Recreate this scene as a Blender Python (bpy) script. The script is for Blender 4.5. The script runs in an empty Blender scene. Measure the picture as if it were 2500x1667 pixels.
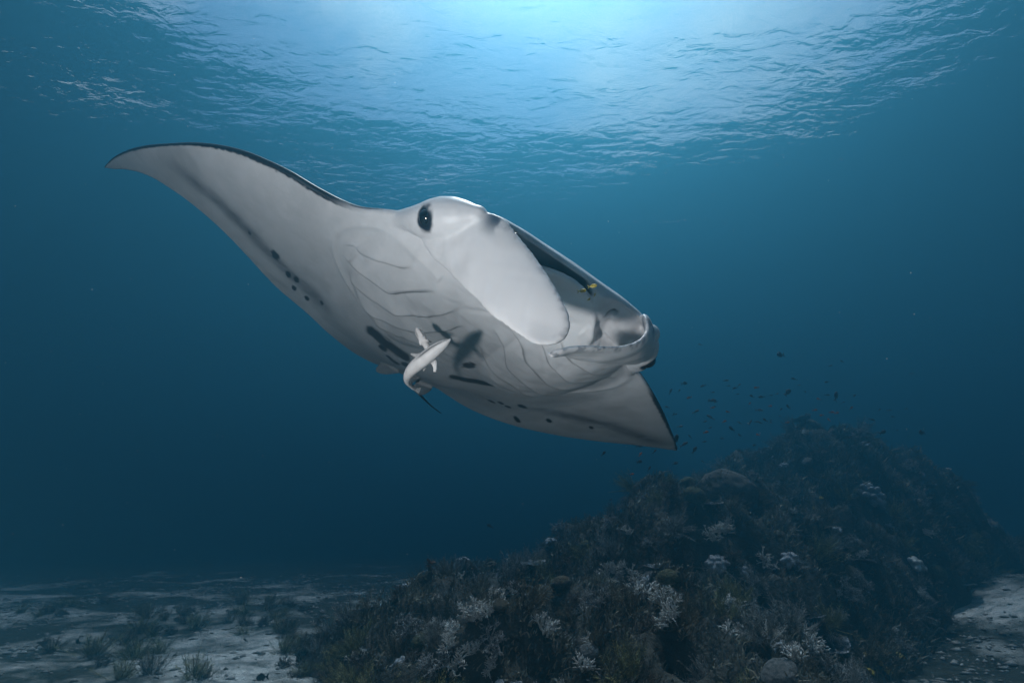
import bpy, bmesh, math, random
import numpy as np
from mathutils import Vector, Matrix, noise as mnoise

# ------------------------------------------------------------------ camera, sky, sun, exposure
scene = bpy.context.scene
col = scene.collection
CAM = Vector((0.0, 0.0, 1.3))
PITCH = math.radians(20.0)
SURF_Z = 10.0
cam_d = bpy.data.cameras.new('camera'); cam = bpy.data.objects.new('camera', cam_d); col.objects.link(cam)
cam.location = CAM; cam.rotation_euler = (math.radians(90) + PITCH, 0, 0)
cam_d.lens = 18.0; cam_d.sensor_width = 36.0; cam_d.clip_start = 0.05; cam_d.clip_end = 2000
scene.camera = cam
SUN_EL, SUN_AZ = math.radians(70), math.radians(10)          # azimuth measured from +Y toward +X
world = bpy.data.worlds.new('World'); scene.world = world; world.use_nodes = True
wn = world.node_tree.nodes; wl = world.node_tree.links
sky = wn.new('ShaderNodeTexSky'); sky.sky_type = 'NISHITA'; sky.sun_disc = False
sky.sun_elevation = SUN_EL; sky.sun_rotation = SUN_AZ
# fair weather cloud spread over the whole sky
wtc = wn.new('ShaderNodeTexCoord'); wmp = wn.new('ShaderNodeMapping'); wmp.inputs['Scale'].default_value = (1, 1, 1.6); wl.new(wtc.outputs['Generated'], wmp.inputs['Vector'])
wcl = wn.new('ShaderNodeTexNoise'); wcl.inputs['Scale'].default_value = 3.2; wcl.inputs['Detail'].default_value = 5; wl.new(wmp.outputs['Vector'], wcl.inputs['Vector'])
wrp = wn.new('ShaderNodeValToRGB'); wrp.color_ramp.elements[0].position = .40; wrp.color_ramp.elements[1].position = .66; wl.new(wcl.outputs['Fac'], wrp.inputs['Fac'])
wmx = wn.new('ShaderNodeMix'); wmx.data_type = 'RGBA'; wmx.inputs[7].default_value = (7.5, 7.2, 6.8, 1)
wl.new(wrp.outputs['Color'], wmx.inputs[0]); wl.new(sky.outputs['Color'], wmx.inputs[6]); wl.new(wmx.outputs[2], wn['Background'].inputs['Color'])
wn['Background'].inputs['Strength'].default_value = 0.12
sun_d = bpy.data.lights.new('sun', 'SUN'); sun_d.energy = 5.0; sun_d.angle = math.radians(0.6); sun_d.color = (1, .96, .9)
sun = bpy.data.objects.new('sun', sun_d); col.objects.link(sun)
sdir = Vector((math.sin(SUN_AZ) * math.cos(SUN_EL), math.cos(SUN_AZ) * math.cos(SUN_EL), math.sin(SUN_EL)))
sun.rotation_euler = sdir.to_track_quat('Z', 'Y').to_euler(); sun.location = (0, 0, 40)
# the photographer's strobe: its hard shadow of the remora falls on the belly, its light whitens the near fin
strobe_d = bpy.data.lights.new('strobe', 'SPOT'); strobe_d.energy = 62; strobe_d.spot_size = math.radians(165); strobe_d.spot_blend = 1.0
strobe_d.shadow_soft_size = 0.07; strobe_d.color = (1, .975, .96)
strobe = bpy.data.objects.new('strobe', strobe_d); col.objects.link(strobe)
vs = scene.view_settings; vs.view_transform = 'Standard'; vs.look = 'None'; vs.gamma = 1.0; vs.use_curve_mapping = False
vs.exposure = 0.92
cy = scene.cycles
cy.max_bounces = 6; cy.diffuse_bounces = 3; cy.glossy_bounces = 2; cy.transmission_bounces = 2; cy.volume_bounces = 2
cy.transparent_max_bounces = 8; cy.sample_clamp_indirect = 4.0; cy.use_denoising = True; cy.caustics_reflective = False; cy.caustics_refractive = False
cy.use_adaptive_sampling = False
RIGHT = Vector((1, 0, 0)); FWD = Vector((0, math.cos(PITCH), math.sin(PITCH))); UP = Vector((0, -math.sin(PITCH), math.cos(PITCH)))
def cam_pt(x, y, z):
    """a point given as metres right of, above and in front of the camera"""
    return CAM + RIGHT * x + UP * y + FWD * z
def at(px, py, d):
    """where the sight line through a photograph pixel is d metres deep: used once, to measure positions"""
    return cam_pt((px - 1250) / 1250 * d, (833.5 - py) / 1250 * d, d)
strobe.location = cam_pt(-0.78, -0.22, -0.05)
strobe.rotation_euler = (strobe.location - cam_pt(-0.1, 0.16, 1.5)).to_track_quat('Z', 'Y').to_euler()

# ------------------------------------------------------------------ helpers
def mat(name, base=(.5, .5, .5), rough=.7, spec=.3):
    m = bpy.data.materials.new(name); m.use_nodes = True
    b = m.node_tree.nodes['Principled BSDF']
    b.inputs['Base Color'].default_value = (*base, 1); b.inputs['Roughness'].default_value = rough
    b.inputs['Specular IOR Level'].default_value = spec
    return m, m.node_tree.nodes, m.node_tree.links, b
def noise_node(n, l, scale, detail=4, rough=.55, dim='3D', coord='Object'):
    tc = n.new('ShaderNodeTexCoord'); t = n.new('ShaderNodeTexNoise')
    t.inputs['Scale'].default_value = scale; t.inputs['Detail'].default_value = detail; t.inputs['Roughness'].default_value = rough
    l.new(tc.outputs[coord], t.inputs['Vector'])
    return t
def ramp(n, l, src, stops):
    r = n.new('ShaderNodeValToRGB'); l.new(src, r.inputs['Fac'])
    e = r.color_ramp.elements
    while len(e) < len(stops): e.new(.5)
    for i, (p, c) in enumerate(stops): e[i].position = p; e[i].color = (*c, 1)
    return r
def bump(n, l, src, b, strength=.4, dist=.02):
    k = n.new('ShaderNodeBump'); k.inputs['Strength'].default_value = strength; k.inputs['Distance'].default_value = dist
    l.new(src, k.inputs['Height']); l.new(k.outputs['Normal'], b.inputs['Normal']); return k
def simple(name, dark, light, scale, rough=.8, bmp=.4, bscale=None, coord='Object', dist=.01):
    m, n, l, b = mat(name, light, rough, .2)
    t = noise_node(n, l, scale, 5, coord=coord); r = ramp(n, l, t.outputs['Fac'], [(.32, dark), (.68, light)])
    l.new(r.outputs['Color'], b.inputs['Base Color'])
    if bmp:
        t2 = noise_node(n, l, bscale or scale * 4, 4, coord=coord); bump(n, l, t2.outputs['Fac'], b, bmp, dist)
    return m
def mesh_np(name, verts, faces, smooth=True):
    """verts (n,3) and faces: an int array (m,3/4) or a list of index tuples"""
    me = bpy.data.meshes.new(name)
    verts = np.asarray(verts, np.float32)
    if isinstance(faces, np.ndarray):
        k = faces.shape[1]; m = len(faces)
        me.vertices.add(len(verts)); me.vertices.foreach_set('co', verts.ravel())
        me.loops.add(m * k); me.loops.foreach_set('vertex_index', faces.astype(np.int32).ravel())
        me.polygons.add(m); me.polygons.foreach_set('loop_start', np.arange(0, m * k, k, dtype=np.int32))
        me.update(calc_edges=True)
    else:
        me.from_pydata([tuple(map(float, v)) for v in verts], [], faces); me.update()
    if smooth: me.polygons.foreach_set('use_smooth', np.ones(len(me.polygons), bool))
    return me
def link(name, me, m=None, parent=None, loc=None, rot=None, scale=None):
    o = bpy.data.objects.new(name, me); col.objects.link(o)
    if m is not None and me is not None and not me.materials: me.materials.append(m)
    if parent: o.parent = parent
    if loc is not None: o.location = loc
    if rot is not None: o.rotation_euler = rot
    if scale is not None: o.scale = (scale,) * 3 if not hasattr(scale, '__len__') else scale
    return o
def tag(o, label=None, cat=None, group=None, kind=None):
    if label: o['label'] = label
    if cat: o['category'] = cat
    if group: o['group'] = group
    if kind: o['kind'] = kind
    return o
class MB:
    """collects vertices and faces of one mesh"""
    def __init__(s): s.v = []; s.f = []
    def add(s, vs_, fs_):
        k = len(s.v); s.v += [tuple(map(float, p)) for p in vs_]; s.f += [tuple(i + k for i in f) for f in fs_]
    def tube(s, pts, rad, sides=5, cap=True):
        pts = [Vector(p) for p in pts]; rings = []; k = len(s.v)
        up = Vector((.31, .17, .93))
        for i, p in enumerate(pts):
            d = (pts[min(i + 1, len(pts) - 1)] - pts[max(i - 1, 0)]).normalized()
            a = d.cross(up)
            if a.length < 1e-4: a = d.cross(Vector((1, 0, 0)))
            a.normalize(); b = d.cross(a)
            for j in range(sides):
                t = 2 * math.pi * j / sides
                s.v.append(tuple(p + (a * math.cos(t) + b * math.sin(t)) * rad[i]))
        for i in range(len(pts) - 1):
            for j in range(sides):
                j2 = (j + 1) % sides
                s.f.append((k + i * sides + j, k + i * sides + j2, k + (i + 1) * sides + j2, k + (i + 1) * sides + j))
        if cap:
            s.f.append(tuple(k + j for j in range(sides))[::-1])
            s.f.append(tuple(k + (len(pts) - 1) * sides + j for j in range(sides)))
    def ell(s, c, r, seg=10, rings=7, rot=None):
        vs_ = []; fs_ = []
        for i in range(rings + 1):
            th = math.pi * i / rings
            for j in range(seg):
                ph = 2 * math.pi * j / seg
                p = Vector((r[0] * math.sin(th) * math.cos(ph), r[1] * math.sin(th) * math.sin(ph), r[2] * math.cos(th)))
                if rot is not None: p = rot @ p
                vs_.append(p + Vector(c))
        for i in range(rings):
            for j in range(seg):
                fs_.append((i * seg + j, (i + 1) * seg + j, (i + 1) * seg + (j + 1) % seg, i * seg + (j + 1) % seg))
        s.add(vs_, fs_)
    def mesh(s, name, smooth=True):
        me = bpy.data.meshes.new(name); me.from_pydata(s.v, [], s.f); me.update()
        bm = bmesh.new(); bm.from_mesh(me); bmesh.ops.remove_doubles(bm, verts=bm.verts, dist=1e-6)
        bmesh.ops.recalc_face_normals(bm, faces=bm.faces); bm.to_mesh(me); bm.free()
        if smooth: me.polygons.foreach_set('use_smooth', np.ones(len(me.polygons), bool))
        return me
def remeshed(me, voxel, smooth_it=3):
    """one continuous skin over overlapping closed shapes"""
    o = bpy.data.objects.new('temp', me); col.objects.link(o)
    r = o.modifiers.new('r', 'REMESH'); r.mode = 'VOXEL'; r.voxel_size = voxel
    if smooth_it:
        s = o.modifiers.new('s', 'SMOOTH'); s.factor = .5; s.iterations = smooth_it
    dg = bpy.context.evaluated_depsgraph_get(); out = bpy.data.meshes.new_from_object(o.evaluated_get(dg))
    bpy.data.objects.remove(o); out.polygons.foreach_set('use_smooth', np.ones(len(out.polygons), bool))
    return out
def verts_np(me):
    a = np.empty(len(me.vertices) * 3, np.float32); me.vertices.foreach_get('co', a); return a.reshape(-1, 3).astype(float)
def normals_np(me):
    a = np.empty(len(me.vertices) * 3, np.float32); me.vertex_normals.foreach_get('vector', a); return a.reshape(-1, 3).astype(float)
def vnoise(x, y, z=0.0, seed=0, octv=1, gain=.5):
    """numpy value noise, smooth, about -1..1"""
    x = np.asarray(x, float); y = np.asarray(y, float); z = np.asarray(z, float) + np.zeros_like(x)
    tot = np.zeros_like(x); amp = 1.
    for o in range(octv):
        xi = np.floor(x).astype(np.int64); yi = np.floor(y).astype(np.int64); zi = np.floor(z).astype(np.int64)
        fx = x - xi; fy = y - yi; fz = z - zi
        fx, fy, fz = [t * t * t * (t * (t * 6 - 15) + 10) for t in (fx, fy, fz)]
        def h(a, b, c):
            k = (a * 374761393 + b * 668265263 + c * 2147483647 + (seed + o * 17) * 974711) & 0xffffffff
            k = ((k ^ (k >> 13)) * 1274126177) & 0xffffffff; k = k ^ (k >> 16)
            return (k & 0xffff) / 32767.5 - 1
        r = 0
        for dx in (0, 1):
            for dy in (0, 1):
                for dz in (0, 1):
                    w = (fx if dx else 1 - fx) * (fy if dy else 1 - fy) * (fz if dz else 1 - fz)
                    r = r + w * h(xi + dx, yi + dy, zi + dz)
        tot += amp * r; amp *= gain; x = x * 2.03; y = y * 2.03; z = z * 2.03
    return tot
def sstep(a, b, x):
    t = np.clip((x - a) / (b - a), 0, 1); return t * t * (3 - 2 * t)

# ------------------------------------------------------------------ the setting: water surface, haze, seabed, reef rock
def water_surface():
    m = bpy.data.materials.new('water_surface'); m.use_nodes = True; n = m.node_tree.nodes; l = m.node_tree.links
    n.clear(); out = n.new('ShaderNodeOutputMaterial')
    geo = n.new('ShaderNodeNewGeometry')
    mp = n.new('ShaderNodeMapping'); mp.inputs['Scale'].default_value = (.75, 1.5, 1); mp.inputs['Rotation'].default_value = (0, 0, .25)
    l.new(geo.outputs['Position'], mp.inputs['Vector'])
    def nz(scale, detail, dist):
        t = n.new('ShaderNodeTexNoise'); t.inputs['Scale'].default_value = scale; t.inputs['Detail'].default_value = detail
        t.inputs['Distortion'].default_value = dist; l.new(mp.outputs['Vector'], t.inputs['Vector']); return t
    a = nz(.30, 2, .3); b = nz(3.3, 3, .5)
    b1 = n.new('ShaderNodeBump'); b1.inputs['Strength'].default_value = 1; b1.inputs['Distance'].default_value = .145; l.new(a.outputs['Fac'], b1.inputs['Height'])
    b2 = n.new('ShaderNodeBump'); b2.inputs['Strength'].default_value = 1; b2.inputs['Distance'].default_value = .021; l.new(b.outputs['Fac'], b2.inputs['Height'])
    l.new(b1.outputs['Normal'], b2.inputs['Normal'])
    fr = n.new('ShaderNodeFresnel'); fr.inputs['IOR'].default_value = 1.33; l.new(b2.outputs['Normal'], fr.inputs['Normal'])
    tr = n.new('ShaderNodeBsdfTransparent'); tr.inputs['Color'].default_value = (.95, .98, 1, 1)
    gl = n.new('ShaderNodeBsdfGlossy'); gl.inputs['Roughness'].default_value = .18; l.new(b2.outputs['Normal'], gl.inputs['Normal'])
    mx = n.new('ShaderNodeMixShader'); l.new(fr.outputs['Fac'], mx.inputs['Fac']); l.new(tr.outputs['BSDF'], mx.inputs[1]); l.new(gl.outputs['BSDF'], mx.inputs[2])
    l.new(mx.outputs['Shader'], out.inputs['Surface'])
    N = 160; s = np.linspace(-70, 70, N); X, Y = np.meshgrid(s, s + 20)
    Z = SURF_Z + .065 * vnoise(X / 4.2, Y / 2.6, 0, 3, 2)
    idx = np.arange(N * N).reshape(N, N)
    F = np.c_[idx[:-1, :-1].ravel(), idx[:-1, 1:].ravel(), idx[1:, 1:].ravel(), idx[1:, :-1].ravel()]
    o = link('water_surface', mesh_np('water_surface', np.c_[X.ravel(), Y.ravel(), Z.ravel()], F), m)
    tag(o, kind='structure')
water_surface()

HZ = dict(density=.19, color=(.030, .14, .20), absorb=(.075, .125, .185), aniso=.77)
def haze():
    m = bpy.data.materials.new('sea_water_haze'); m.use_nodes = True; n = m.node_tree.nodes; l = m.node_tree.links
    n.clear(); out = n.new('ShaderNodeOutputMaterial'); v = n.new('ShaderNodeVolumePrincipled')
    v.inputs['Color'].default_value = (*HZ['color'], 1); v.inputs['Density'].default_value = HZ['density']
    v.inputs['Absorption Color'].default_value = (*HZ['absorb'], 1); v.inputs['Anisotropy'].default_value = HZ['aniso']
    l.new(v.outputs['Volume'], out.inputs['Volume'])
    b = MB(); x, y0, y1, z0, z1 = 72, -52, 92, -6.0, SURF_Z + .6
    vs_ = [(-x, y0, z0), (x, y0, z0), (x, y1, z0), (-x, y1, z0), (-x, y0, z1), (x, y0, z1), (x, y1, z1), (-x, y1, z1)]
    b.add(vs_, [(0, 3, 2, 1), (4, 5, 6, 7), (0, 1, 5, 4), (1, 2, 6, 5), (2, 3, 7, 6), (3, 0, 4, 7)])
    tag(link('haze', b.mesh('haze', False), m), 'blue sea water filling the whole view', 'water', kind='stuff')
haze()

# reef height: smooth surface through measured points (x, y, height)
RPT = np.array([
    (5.3, 9.6, 2.85), (4.6, 9.4, 2.65), (6.2, 9.6, 2.7), (7.0, 9.5, 2.5), (8.0, 9.9, 2.35), (8.9, 10.3, 1.75), (7.6, 10.8, 2.2), (6.0, 8.5, 2.2), (5.0, 7.9, 1.75), (3.9, 8.2, 1.75), (1.9, 8.0, 1.75), (2.7, 8.1, 1.75), (1.2, 7.8, 1.25),
    (-.9, 6.0, .75), (-.3, 6.3, .65), (.4, 6.6, .72), (-.66, 3.85, .25), (.2, 3.8, .32), (1.0, 3.6, .34), (1.8, 3.6, .38), (1.8, 5.5, .78), (3.1, 6.0, .95), (.6, 5.3, .55), (2.2, 4.5, .45),
    (4.0, 6.9, 1.25), (-1.2, 4.6, .25), (1.0, 2.4, .15), (0, 1.8, .05), (2.0, 2.6, .12),
    (-1.9, 5.2, -.1), (-1.75, 3.6, -.1), (-3.0, 7.4, -.1), (-1.0, 2.4, -.1), (-3.2, 9.2, -.05), (-1.5, 11, 0), (3.5, 5.3, -.15), (2.9, 4.6, -.1), (2.6, 3.7, -.1), (4.5, 6.2, -.15), (5.7, 7.2, -.1), (6.9, 8.2, -.1), (8.2, 9.0, -.1), (9.6, 9.8, -.1), (10.6, 11.5, -.1), (7, 13.4, -.1), (2, 12.5, -.1),
    (-4, 4, -.15), (6, 3, -.15), (3.4, 2, -.1), (-6, 10, -.15), (11, 7, -.15), (0, 14, -.1), (0, 0, -.15), (4.5, 13.5, .3)])
def _tps(P, z, lam=.01):
    n = len(P); D = np.linalg.norm(P[:, None] - P[None], axis=2); K = np.where(D > 0, D * D * np.log(D + 1e-12), 0) + lam * np.eye(n)
    A = np.zeros((n + 3, n + 3)); A[:n, :n] = K; A[:n, n] = 1; A[:n, n + 1:] = P; A[n, :n] = 1; A[n + 1:, :n] = P.T
    return np.linalg.solve(A, np.r_[z, 0, 0, 0])
_TW = _tps(RPT[:, :2], RPT[:, 2])
def reef_h(x, y):
    x = np.asarray(x, float); y = np.asarray(y, float); s = x.shape; x = x.ravel(); y = y.ravel()
    D = np.sqrt((x[:, None] - RPT[None, :, 0]) ** 2 + (y[:, None] - RPT[None, :, 1]) ** 2)
    r = (np.where(D > 0, D * D * np.log(D + 1e-12), 0) @ _TW[:len(RPT)]) + _TW[-3] + _TW[-2] * x + _TW[-1] * y
    far = np.maximum(np.abs(x - 3.4) / 7.4, np.abs(y - 7.2) / 7.0)
    r = np.where(far > 1, np.minimum(r, -.12), r)
    m = sstep(-.05, .5, r)
    r = r + m * (.26 * vnoise(x / .95, y / .95, 0, 5, 2) + .34 * (.42 - np.abs(vnoise(x / .6, y / .6, 0, 6, 2))) + .14 * vnoise(x / .3, y / .3, 0, 8, 3)) - .06
    return r.reshape(s)
def sand_h(x, y):
    return .05 * vnoise(x / 1.9, y / 1.4, 0, 21, 2) + .018 * vnoise(x / .4, y / .35, 0, 22, 2) - 1.5 * sstep(15, 70, np.hypot(x, y)) + .62 * sstep(4.4, 8.0, x) * sstep(14, 9.5, y) * sstep(3.5, 6, y)

def grid_obj(name, xs, ys, hf, m, keep=None):
    X, Y = np.meshgrid(xs, ys); Z = hf(X, Y); ny, nx = X.shape
    idx = np.arange(nx * ny).reshape(ny, nx)
    F = np.c_[idx[:-1, :-1].ravel(), idx[:-1, 1:].ravel(), idx[1:, 1:].ravel(), idx[1:, :-1].ravel()]
    if keep is not None:
        k = keep(X, Y, Z).ravel(); F = F[k[F].any(1)]
        used = np.unique(F); rm = np.zeros(nx * ny, int); rm[used] = np.arange(len(used)); F = rm[F]
        V = np.c_[X.ravel(), Y.ravel(), Z.ravel()][used]
    else: V = np.c_[X.ravel(), Y.ravel(), Z.ravel()]
    return link(name, mesh_np(name, V, F), m)

# sand: pale coral sand with grey algae film and broken rubble
ms, n, l, b = mat('sand', (.5, .5, .47), .95, .1)
t1 = noise_node(n, l, .55, 6, .6); t2 = noise_node(n, l, 5, 6, .65)
gpos = n.new('ShaderNodeTexCoord'); gsep = n.new('ShaderNodeSeparateXYZ'); l.new(gpos.outputs['Object'], gsep.inputs[0])
gmr = n.new('ShaderNodeMapRange'); gmr.inputs['From Min'].default_value = 8; gmr.inputs['From Max'].default_value = 19; gmr.inputs['To Max'].default_value = .16; l.new(gsep.outputs['Y'], gmr.inputs['Value'])  # far sand darkened in colour, painting in its fade into the haze
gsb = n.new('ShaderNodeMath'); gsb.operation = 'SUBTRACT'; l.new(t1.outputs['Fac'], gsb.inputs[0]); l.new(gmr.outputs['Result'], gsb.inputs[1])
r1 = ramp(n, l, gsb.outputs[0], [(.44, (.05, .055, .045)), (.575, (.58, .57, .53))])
r2 = ramp(n, l, t2.outputs['Fac'], [(.38, (.35, .35, .33)), (.55, (1, 1, 1))])
mx = n.new('ShaderNodeMix'); mx.data_type = 'RGBA'; mx.blend_type = 'MULTIPLY'; mx.inputs[0].default_value = .85
l.new(r1.outputs['Color'], mx.inputs[6]); l.new(r2.outputs['Color'], mx.inputs[7]); l.new(mx.outputs[2], b.inputs['Base Color'])
t3 = noise_node(n, l, 16, 5); bump(n, l, t3.outputs['Fac'], b, .8, .04)
def spaced(a0, a1, n, p=2.2):
    t = np.linspace(-1, 1, n); t = np.sign(t) * np.abs(t) ** p; return a0 + (t + 1) / 2 * (a1 - a0)
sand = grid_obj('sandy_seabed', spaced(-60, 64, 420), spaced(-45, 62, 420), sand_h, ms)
tag(sand, kind='structure')
M_rock = simple('reef_rock', (.012, .013, .011), (.075, .072, .06), 3.5, .95, .9, 22, dist=.03)
reef = grid_obj('reef_rock', np.linspace(-5, 11, 330), np.linspace(.2, 14.5, 300), reef_h, M_rock, keep=lambda X, Y, Z: Z > -.12)
tag(reef, kind='structure')
# ------------------------------------------------------------------ manta ray
# its own frame: x = toward its right wing, y = forward, z = up the back; outline given as (side, forward)
def cr(xs, ys, q):
    """smooth curve through (xs, ys)"""
    xs = np.asarray(xs, float); ys = np.asarray(ys, float); q = np.asarray(q, float)
    m = np.gradient(ys, xs); i = np.clip(np.searchsorted(xs, q) - 1, 0, len(xs) - 2)
    h = xs[i + 1] - xs[i]; t = np.clip((q - xs[i]) / h, 0, 1)
    return ((2 * t ** 3 - 3 * t ** 2 + 1) * ys[i] + (t ** 3 - 2 * t ** 2 + t) * h * m[i] + (-2 * t ** 3 + 3 * t ** 2) * ys[i + 1] + (t ** 3 - t ** 2) * h * m[i + 1])
RW_L = [(0, .835), (.10, .834), (.20, .832), (.27, .815), (.34, .74), (.40, .66), (.444, .60), (.50, .545), (.536, .507), (.58, .459), (.628, .43), (.679, .413), (.73, .40), (.81, .385), (.887, .354), (.967, .308), (1.049, .237), (1.147, .129), (1.258, -.018), (1.383, -.195), (1.527, -.431), (1.658, -.685), (1.722, -.83)]
RW_T = [(0, -.93), (.09, -.97), (.17, -1.02), (.31, -1.03), (.42, -.975), (.528, -.895), (.611, -.82), (.695, -.769), (.786, -.722), (.872, -.644), (.953, -.557), (1.029, -.489), (1.103, -.441), (1.174, -.418), (1.246, -.411), (1.319, -.425), (1.381, -.447), (1.465, -.512), (1.567, -.631), (1.662, -.765), (1.722, -.836)]
LW_L = [(0, .835), (.10, .834), (.20, .832), (.27, .815), (.34, .74), (.40, .62), (.452, .549), (.516, .52), (.608, .462), (.726, .375), (.872, .255), (1.067, .077), (1.273, -.123), (1.45, -.31), (1.56, -.425), (1.617, -.49)]
LW_T = [(0, -.93), (.09, -.93), (.156, -.86), (.247, -.875), (.378, -.906), (.494, -.906), (.609, -.885), (.735, -.846), (.86, -.773), (.98, -.70), (1.093, -.62), (1.19, -.545), (1.278, -.48), (1.393, -.455), (1.5, -.468), (1.617, -.495)]
def lead(x): return np.where(x >= 0, cr(*zip(*RW_L), np.abs(x)), cr(*zip(*LW_L), np.abs(x)))
def trail(x): return np.where(x >= 0, cr(*zip(*RW_T), np.abs(x)), cr(*zip(*LW_T), np.abs(x)))
def wing_bend(x): return np.where(x >= 0, .17, .345) * (np.clip(np.abs(x) - .3, 0, 9) / 1.45) ** 2
def lip_y(x): return .838 - 3.9 * np.minimum(np.abs(x), .20) ** 2
BELLY_X = .03
def manta_skin(x, c):
    """upper and lower height at side x and chord fraction c"""
    vl = lead(x); vt = trail(x); y = vl + (vt - vl) * c
    ax = np.abs(x)
    prof = 5 * (.2969 * np.sqrt(c) - .126 * c - .3516 * c ** 2 + .2843 * c ** 3 - .1015 * c ** 4) / .5
    T = .009 + .046 * (1 - np.clip(ax / 1.66, 0, 1)) ** 1.1
    w = T * prof + .0045
    g = np.where(c < .38, 1 - (1 - np.clip(c / .38, 0, 1)) ** 2, np.where(c < .52, 1, .5 + .5 * np.cos(np.clip((c - .52) / .48, 0, 1) * math.pi)))
    xb = np.clip(1 - (np.abs(x - BELLY_X) / .60) ** 2, 0, 1) ** 1.5
    xt = np.clip(1 - (ax / .72) ** 2, 0, 1) ** 1.6
    base = wing_bend(x)
    top = base + w * 1.0 + .17 * g * xt
    bot = base - w * .8 - .125 * g * xb
    # gill pouches: the skin swells on both sides of the chest
    for sx, cx_, cy_ in ((1, .33, .27), (-1, -.21, .42)):
        a = (x - cx_) / .20; b_ = (y - cy_) / .34
        bot = bot - .045 * np.clip(1 - a * a - b_ * b_, 0, 1) ** .8
    # mouth: under the upper jaw the bottom rises to the palate; the lower jaw is a sheet of its own shape below it
    q = y - lip_y(x); jawb = np.minimum(bot, -.036 - .30 * np.clip(-q, 0, .12)) - .006 * np.exp(-(q / .02) ** 2)
    side = np.maximum(sstep(.17, .21, ax), sstep(-.20, -.28, q)); jawb = jawb + side * (bot + .014 - jawb)
    front = sstep(.33, .27, ax)
    palate = sstep(.185, .15, ax) * sstep(-.24, -.17, q) * sstep(.02, -.02, q * 0 - .05)
    bot = bot + np.maximum(palate, front * sstep(-.01, .0, q)) * (np.minimum(base + .004 - .040 * np.where(x < 0, sstep(.03, .11, ax), sstep(.14, .21, ax)) * np.maximum(sstep(.10, .0, q), sstep(.13, .24, ax) * sstep(.005, .05, vl - y)), top - .016) - bot)
    return y, top, bot, jawb
def loft_sheet(mb, A, Bp, thick, bulge, nw=9, flip=1):
    """a thick fin between two edge curves A[i], B[i]; thick and bulge per station"""
    A = [Vector(p) for p in A]; Bp = [Vector(p) for p in Bp]; rings = []; n = len(A)
    for i in range(n):
        d = Bp[i] - A[i]; tl = ((A[min(i + 1, n - 1)] + Bp[min(i + 1, n - 1)]) - (A[max(i - 1, 0)] + Bp[max(i - 1, 0)]))
        nr = d.cross(tl)
        nr = nr.normalized() * flip if nr.length > 1e-9 else Vector((0, 0, 1))
        ring = []
        for s in range(nw + 1):
            t = s / nw; e = max(0, 1 - (2 * t - 1) ** 4) ** .5; ring.append(A[i] + d * t + nr * (bulge[i] * (1 - (2 * t - 1) ** 2) + thick[i] * (.25 + .75 * e)))
        for s in range(nw, -1, -1):
            t = s / nw; e = max(0, 1 - (2 * t - 1) ** 4) ** .5; ring.append(A[i] + d * t + nr * (bulge[i] * (1 - (2 * t - 1) ** 2) - thick[i] * (.25 + .75 * e)))
        rings.append(ring)
    m = len(rings[0]); vs_ = [p for r in rings for p in r]; fs_ = []
    for i in range(n - 1):
        for j in range(m): fs_.append((i * m + j, i * m + (j + 1) % m, (i + 1) * m + (j + 1) % m, (i + 1) * m + j))
    fs_.append(tuple(range(m))[::-1]); fs_.append(tuple((n - 1) * m + j for j in range(m)))
    mb.add(vs_, fs_)
def spline_pts(P, n):
    P = np.array(P, float); s = np.r_[0, np.cumsum(np.linalg.norm(np.diff(P, axis=0), axis=1))]; q = np.linspace(0, s[-1], n)
    return np.stack([cr(s, P[:, k], q) for k in range(P.shape[1])], 1)
# cephalic fins: front edge and rear edge
FIN_R_F = [(.335, .775, .0), (.287, .828, .0), (.254, .858, -.010), (.211, .888, -.048), (.16, .92, -.092), (.099, .967, -.161), (.062, .992, -.208), (.040, 1.003, -.240), (.033, 1.001, -.275), (.046, .989, -.303)]
FIN_R_R = [(.395, .63, .01), (.395, .622, -.045), (.352, .655, -.103), (.287, .721, -.156), (.229, .795, -.212), (.173, .879, -.272), (.124, .928, -.304), (.093, .956, -.318), (.075, .972, -.320), (.058, .98, -.313)]
FIN_L_F = [(-.23, .845, .0), (-.228, .868, -.022), (-.236, .882, -.055), (-.223, .894, -.100), (-.182, .904, -.149), (-.127, .912, -.190), (-.067, .922, -.225), (-.028, .920, -.250), (.004, .919, -.278), (.019, .909, -.294)]
FIN_L_R = [(-.35, .74, .01), (-.358, .755, -.015), (-.358, .751, -.048), (-.327, .745, -.087), (-.272, .747, -.118), (-.192, .77, -.160), (-.125, .80, -.197), (-.064, .84, -.237), (-.016, .88, -.273), (.014, .903, -.295)]
LOBE_R = [((.52, .38, .03), .010), ((.485, .48, .012), .026), ((.445, .575, .0), .033), ((.408, .645, -.018), .050), ((.372, .71, -.02), .060), ((.340, .755, -.018), .054), ((.305, .80, -.012), .030)]
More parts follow.
